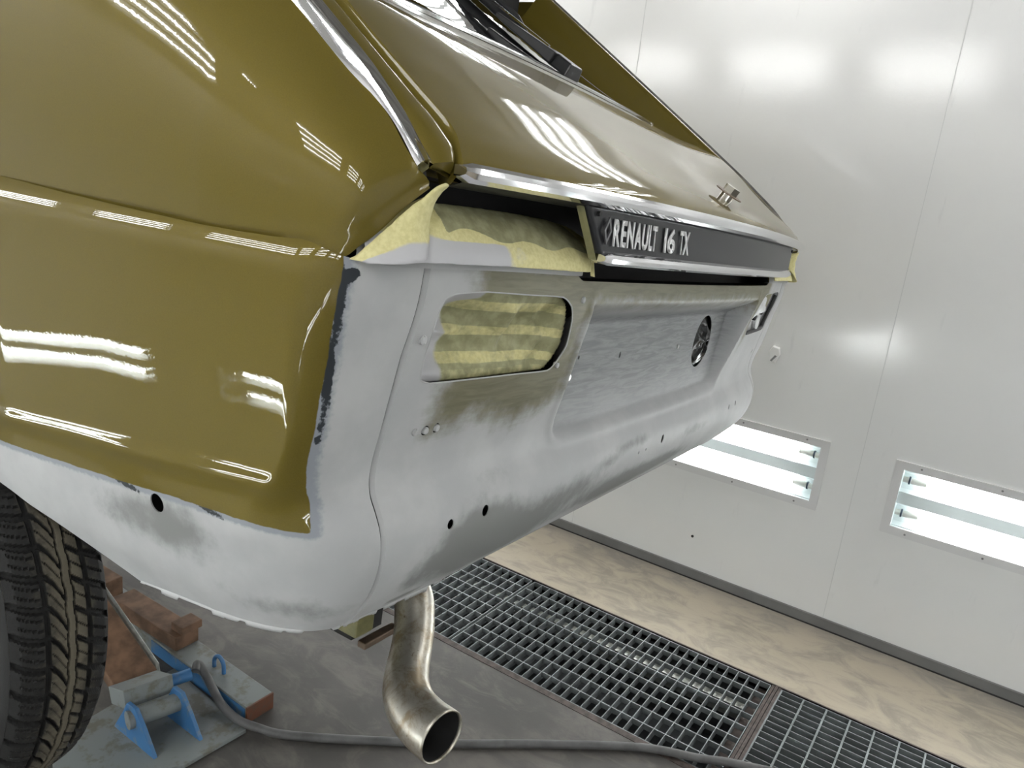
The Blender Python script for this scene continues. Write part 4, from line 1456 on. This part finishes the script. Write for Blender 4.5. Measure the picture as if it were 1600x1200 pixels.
# black plastic stuffed in the filler hole
V = []
nr, nt = 16, 40
yb = float(rear_full(np.array([FILL_H]), np.array([FILL_Z]))[0])
for i in range(nr):
    r = FILL_R*1.0*i/(nr-1)
    for j in range(nt):
        a = 2*math.pi*j/nt
        fold = .016*(abs(math.cos(2.5*a+.6))-.6)*(i/(nr-1))*(1-i/(nr-1))*4*.6
        nz_ = .0025*mnoise.noise(Vector((math.cos(a)*i*.35, math.sin(a)*i*.35, 5.5)))
        V.append((MX-FILL_H+r*math.cos(a), yb+.008+.016*(1-(i/(nr-1))**2)*-.9+fold+nz_*(1 if i < nr-1 else 0), FILL_Z+r*math.sin(a)))
V = np.array(V)
F = [(i*nt+j, i*nt+(j+1) % nt, (i+1)*nt+(j+1) % nt, (i+1)*nt+j) for i in range(nr-1) for j in range(nt)]
F = orient(V, F, 200, (0, -1, 0))
o = carobj('plastic_bag', V, F, M['bag'], 'black plastic bag stuffed into the round filler hole of the number plate recess', 'bag', ang=20)

# ------------------------------------------------------------------ floor gratings
def grating(name, label, x0, x1, y0, y1, bars_y, pitch_bar, pitch_cross, z1=-.002, dep=.032):
    cxg, cyg = (x0+x1)/2, (y0+y1)/2
    t = empty(name, (cxg, cyg, z1), label, 'grating', 'gratings over the extraction pit')
    mb = MB(); tb = .0028
    X0, X1, Y0, Y1 = x0-cxg, x1-cxg, y0-cyg, y1-cyg
    if bars_y:      # deep bars run along y
        n = int((X1-X0)/pitch_bar)
        for i in range(n+1):
            x = X0+i*(X1-X0)/n
            mb.box((x-tb/2, Y0, -dep), (x+tb/2, Y1, 0))
    else:
        n = int((Y1-Y0)/pitch_bar)
        for i in range(n+1):
            y = Y0+i*(Y1-Y0)/n
            mb.box((X0, y-tb/2, -dep), (X1, y+tb/2, 0))
    mb.build('bearing_bars', M['grate'], t, False)
    mc = MB()
    if bars_y:
        n = int((Y1-Y0)/pitch_cross)
        for i in range(n+1):
            y = Y0+i*(Y1-Y0)/n
            mc.box((X0, y-.003, -.007), (X1, y+.003, .0004))
    else:
        n = int((X1-X0)/pitch_cross)
        for i in range(n+1):
            x = X0+i*(X1-X0)/n
            mc.box((x-.0022, Y0, -.020), (x+.0022, Y1, -.0002))
    mc.build('cross_bars', M['grate'], t, False)
    return t
grating('floor_grating', 'square mesh steel floor grating beside the exhaust pipe', GX0+.006, GX1-.006, .402, 1.418, False, .0383, .0645)
grating('floor_grating', 'square mesh steel floor grating running under the car', GX0+.006, GX1-.006, 1.432, 2.45, False, .0383, .0645)
grating('floor_grating', 'narrow slotted steel floor grating at the bottom edge of the photo', GX0+.006, GX1-.006, -.65, .362, True, .0338, .0745)
fr = MB()
fr.box((GX0-.026, GY0, -.04), (GX0, GY1, .0015)); fr.box((GX1, GY0, -.04), (GX1+.006, GY1, .0010))
fr.box((GX0, .364, -.05), (GX1, .374, -.001)); fr.box((GX0, .376, -.05), (GX1, .386, .0005)); fr.box((GX0, .388, -.05), (GX1, .398, -.001))
fr.build('trim_7', M['rust'], None, False)['kind'] = 'structure'
# bearer under the first grating
struct('trim_8', MB().box((GX0, .40, -.20), (GX1, .44, -.036)), M['rust'])
struct('trim_9', MB().box((2.46, .40, -.10), (2.50, 2.45, -.05)), M['silver'])

# ------------------------------------------------------------------ wall clip and spot
c = empty('wall_clip', (WR, .752, 1.083), 'small white six sided plastic clip on the white wall beside the car', 'clip')
hexp = [(-.024, .004), (-.016, .032), (.012, .036), (.026, .012), (.018, -.026), (-.008, -.036)]
mb = MB()
A = [(-.001, a, b) for a, b in hexp]; B = [(-.014, a*.86, b*.86) for a, b in hexp]
mb.hull3(A, B)
mb.build('clip_body', M['clip'], c, False, bev=.002)
MB().hull3([(-.0135, .012, -.026), (-.0135, .005, -.029), (-.0135, -.012, -.004), (-.0135, -.004, -.001)], [(-.0152, .012, -.026), (-.0152, .005, -.029), (-.0152, -.012, -.004), (-.0152, -.004, -.001)]).build('clip_slot', M['screw'], c, False)
o = MB().cyl((0.001, 0, 0), (-.003, 0, 0), .006, 14).build('wall_screw', M['rubber'])
o.location = (WR, .947, .197)
tag(o, 'dark screw head low on the white wall below the left wall light', 'screw')

# ------------------------------------------------------------------ blue lifting gear on the floor
lift = empty('car_lift', (1.12, 1.78, 0), 'worn blue and grey car lift on the floor behind the rear tyre', 'lift')
LO = np.array((1.12, 1.78, 0))
def lpart(name, mb, mat, sm=False, bev=.002):
    mb.V = [tuple(np.array(v)-LO) for v in mb.V]
    return mb.build(name, mat, lift, sm, 40, bev)
lpart('base_plate', MB().prism([(.86, 1.92), (.80, 1.78), (1.037, 1.575), (1.235, 1.565), (1.26, 1.96)][::-1], 0.001, .014), M['bluegrey'])
lpart('side_plate', MB().prism([(.55, 1.95), (.55, 1.70), (.80, 1.72), (.82, 1.95)][::-1], 0.001, .012), M['bluegrey'])
lpart('side_beam', MB().hull3([(1.26, 1.60, .0), (1.355, 1.60, .0), (1.355, 1.60, .055), (1.26, 1.60, .055)], [(1.28, 2.6, .0), (1.375, 2.6, .0), (1.375, 2.6, .055), (1.28, 2.6, .055)]), M['bluegrey'])
lpart('beam_side', MB().hull3([(1.2575, 1.605, .004), (1.2605, 1.605, .004), (1.2605, 1.605, .048), (1.2575, 1.605, .048)], [(1.2675, 2.1, .004), (1.2705, 2.1, .004), (1.2705, 2.1, .048), (1.2675, 2.1, .048)]), M['blue'], bev=0)
lpart('beam_end', MB().box((1.258, 1.594, .0), (1.357, 1.6005, .056)), M['red'])
lpart('lifting_eye', MB().tube(crom([(1.315, 1.83, .05), (1.315, 1.828, .085), (1.314, 1.805, .103), (1.313, 1.782, .088), (1.313, 1.778, .05)], 6), .0065, 12), M['blue'], True, 0)
def bracket(x, y):
    pts = [(-.10, .0), (.10, .0), (.05, .07), (.012, .115), (-.030, .115), (-.055, .07)]
    mb = MB(); A = [(x-.006, y-a, b+.013) for a, b in pts]; B = [(x+.006, y-a, b+.013) for a, b in pts]
    mb.hull3(A, B)
    return lpart('hinge_bracket', mb, M['blue'])
bracket(1.005, 1.75); bracket(1.125, 1.72)
lpart('pivot_tube', MB().cyl((.99, 1.762, .085), (1.14, 1.728, .085), .026, 22), M['bluegrey'], True, 0)
lpart('hinge_plate', MB().hull3([(1.005, 1.87, .075), (1.135, 1.84, .075), (1.135, 1.765, .095), (1.005, 1.795, .095)], [(1.005, 1.885, .125), (1.135, 1.855, .125), (1.135, 1.775, .150), (1.005, 1.805, .150)]), M['bluegrey'])
lpart('pivot_pin', MB().cyl((1.14, 1.80, .11), (1.20, 1.785, .11), .018, 16), M['blue'], True, 0)
lpart('scissor_arm', MB().hull3([(1.03, 1.86, .05), (1.15, 1.84, .05), (1.15, 1.86, .10), (1.03, 1.88, .10)], [(1.03, 3.15, .66), (1.15, 3.15, .66), (1.15, 3.15, .71), (1.03, 3.15, .71)]), M['wood'])
lpart('arm_edge', MB().hull3([(1.165, 1.90, .06), (1.178, 1.90, .06), (1.178, 1.91, .10), (1.165, 1.91, .10)], [(1.165, 3.15, .67), (1.178, 3.15, .67), (1.178, 3.15, .71), (1.165, 3.15, .71)]), M['silver'])
lpart('lift_platform', MB().box((.98, 2.2, .70), (1.55, 3.3, .76)), M['bluegrey'])

def block(name, loc, size, rz, label):
    mb = MB().box((-size[0]/2, -size[1]/2, 0), (size[0]/2, size[1]/2, size[2]))
    o = mb.build(name, M['wood'], None, False, bev=.003)
    o.location = loc; o.rotation_euler = (0, 0, rz)
    tag(o, label, 'block', 'wooden blocks on the lift')
    return o
block('wooden_block', (1.315, 2.16, .0555), (.085, .36, .05), .03, 'long brown wooden block lying on the lift beam')
block('wooden_block', (1.335, 2.005, .106), (.075, .06, .028), .03, 'short brown wooden block on the end of the long one')
block('wooden_block', (1.30, 2.50, .0555), (.085, .20, .075), .03, 'brown wooden block close beside the rear tyre')

# ------------------------------------------------------------------ air hose
hp = [(1.218, 1.785, .112), (1.236, 1.80, .120), (1.243, 1.765, .088), (1.236, 1.69, .040), (1.232, 1.60, .0295), (1.258, 1.530, .020), (1.285, 1.480, .0132), (1.352, 1.380, .013), (1.486, 1.205, .013), (1.606, 1.055, .013), (1.775, .862, .013), (1.962, .626, .0145), (2.04, .470, .0145), (2.10, .36, .0145), (2.2, .1, .0145), (2.30, -.4, .0145)]
hz = MB().tube(crom(hp, 8), .0125, 14)
base = np.array((1.3, 1.4, 0))
hz.V = [tuple(np.array(v)-base) for v in hz.V]
o = hz.build('air_hose', M['hose'])
o.location = base
tag(o, 'grey air hose running from the lift across the floor under the exhaust pipe', 'hose')
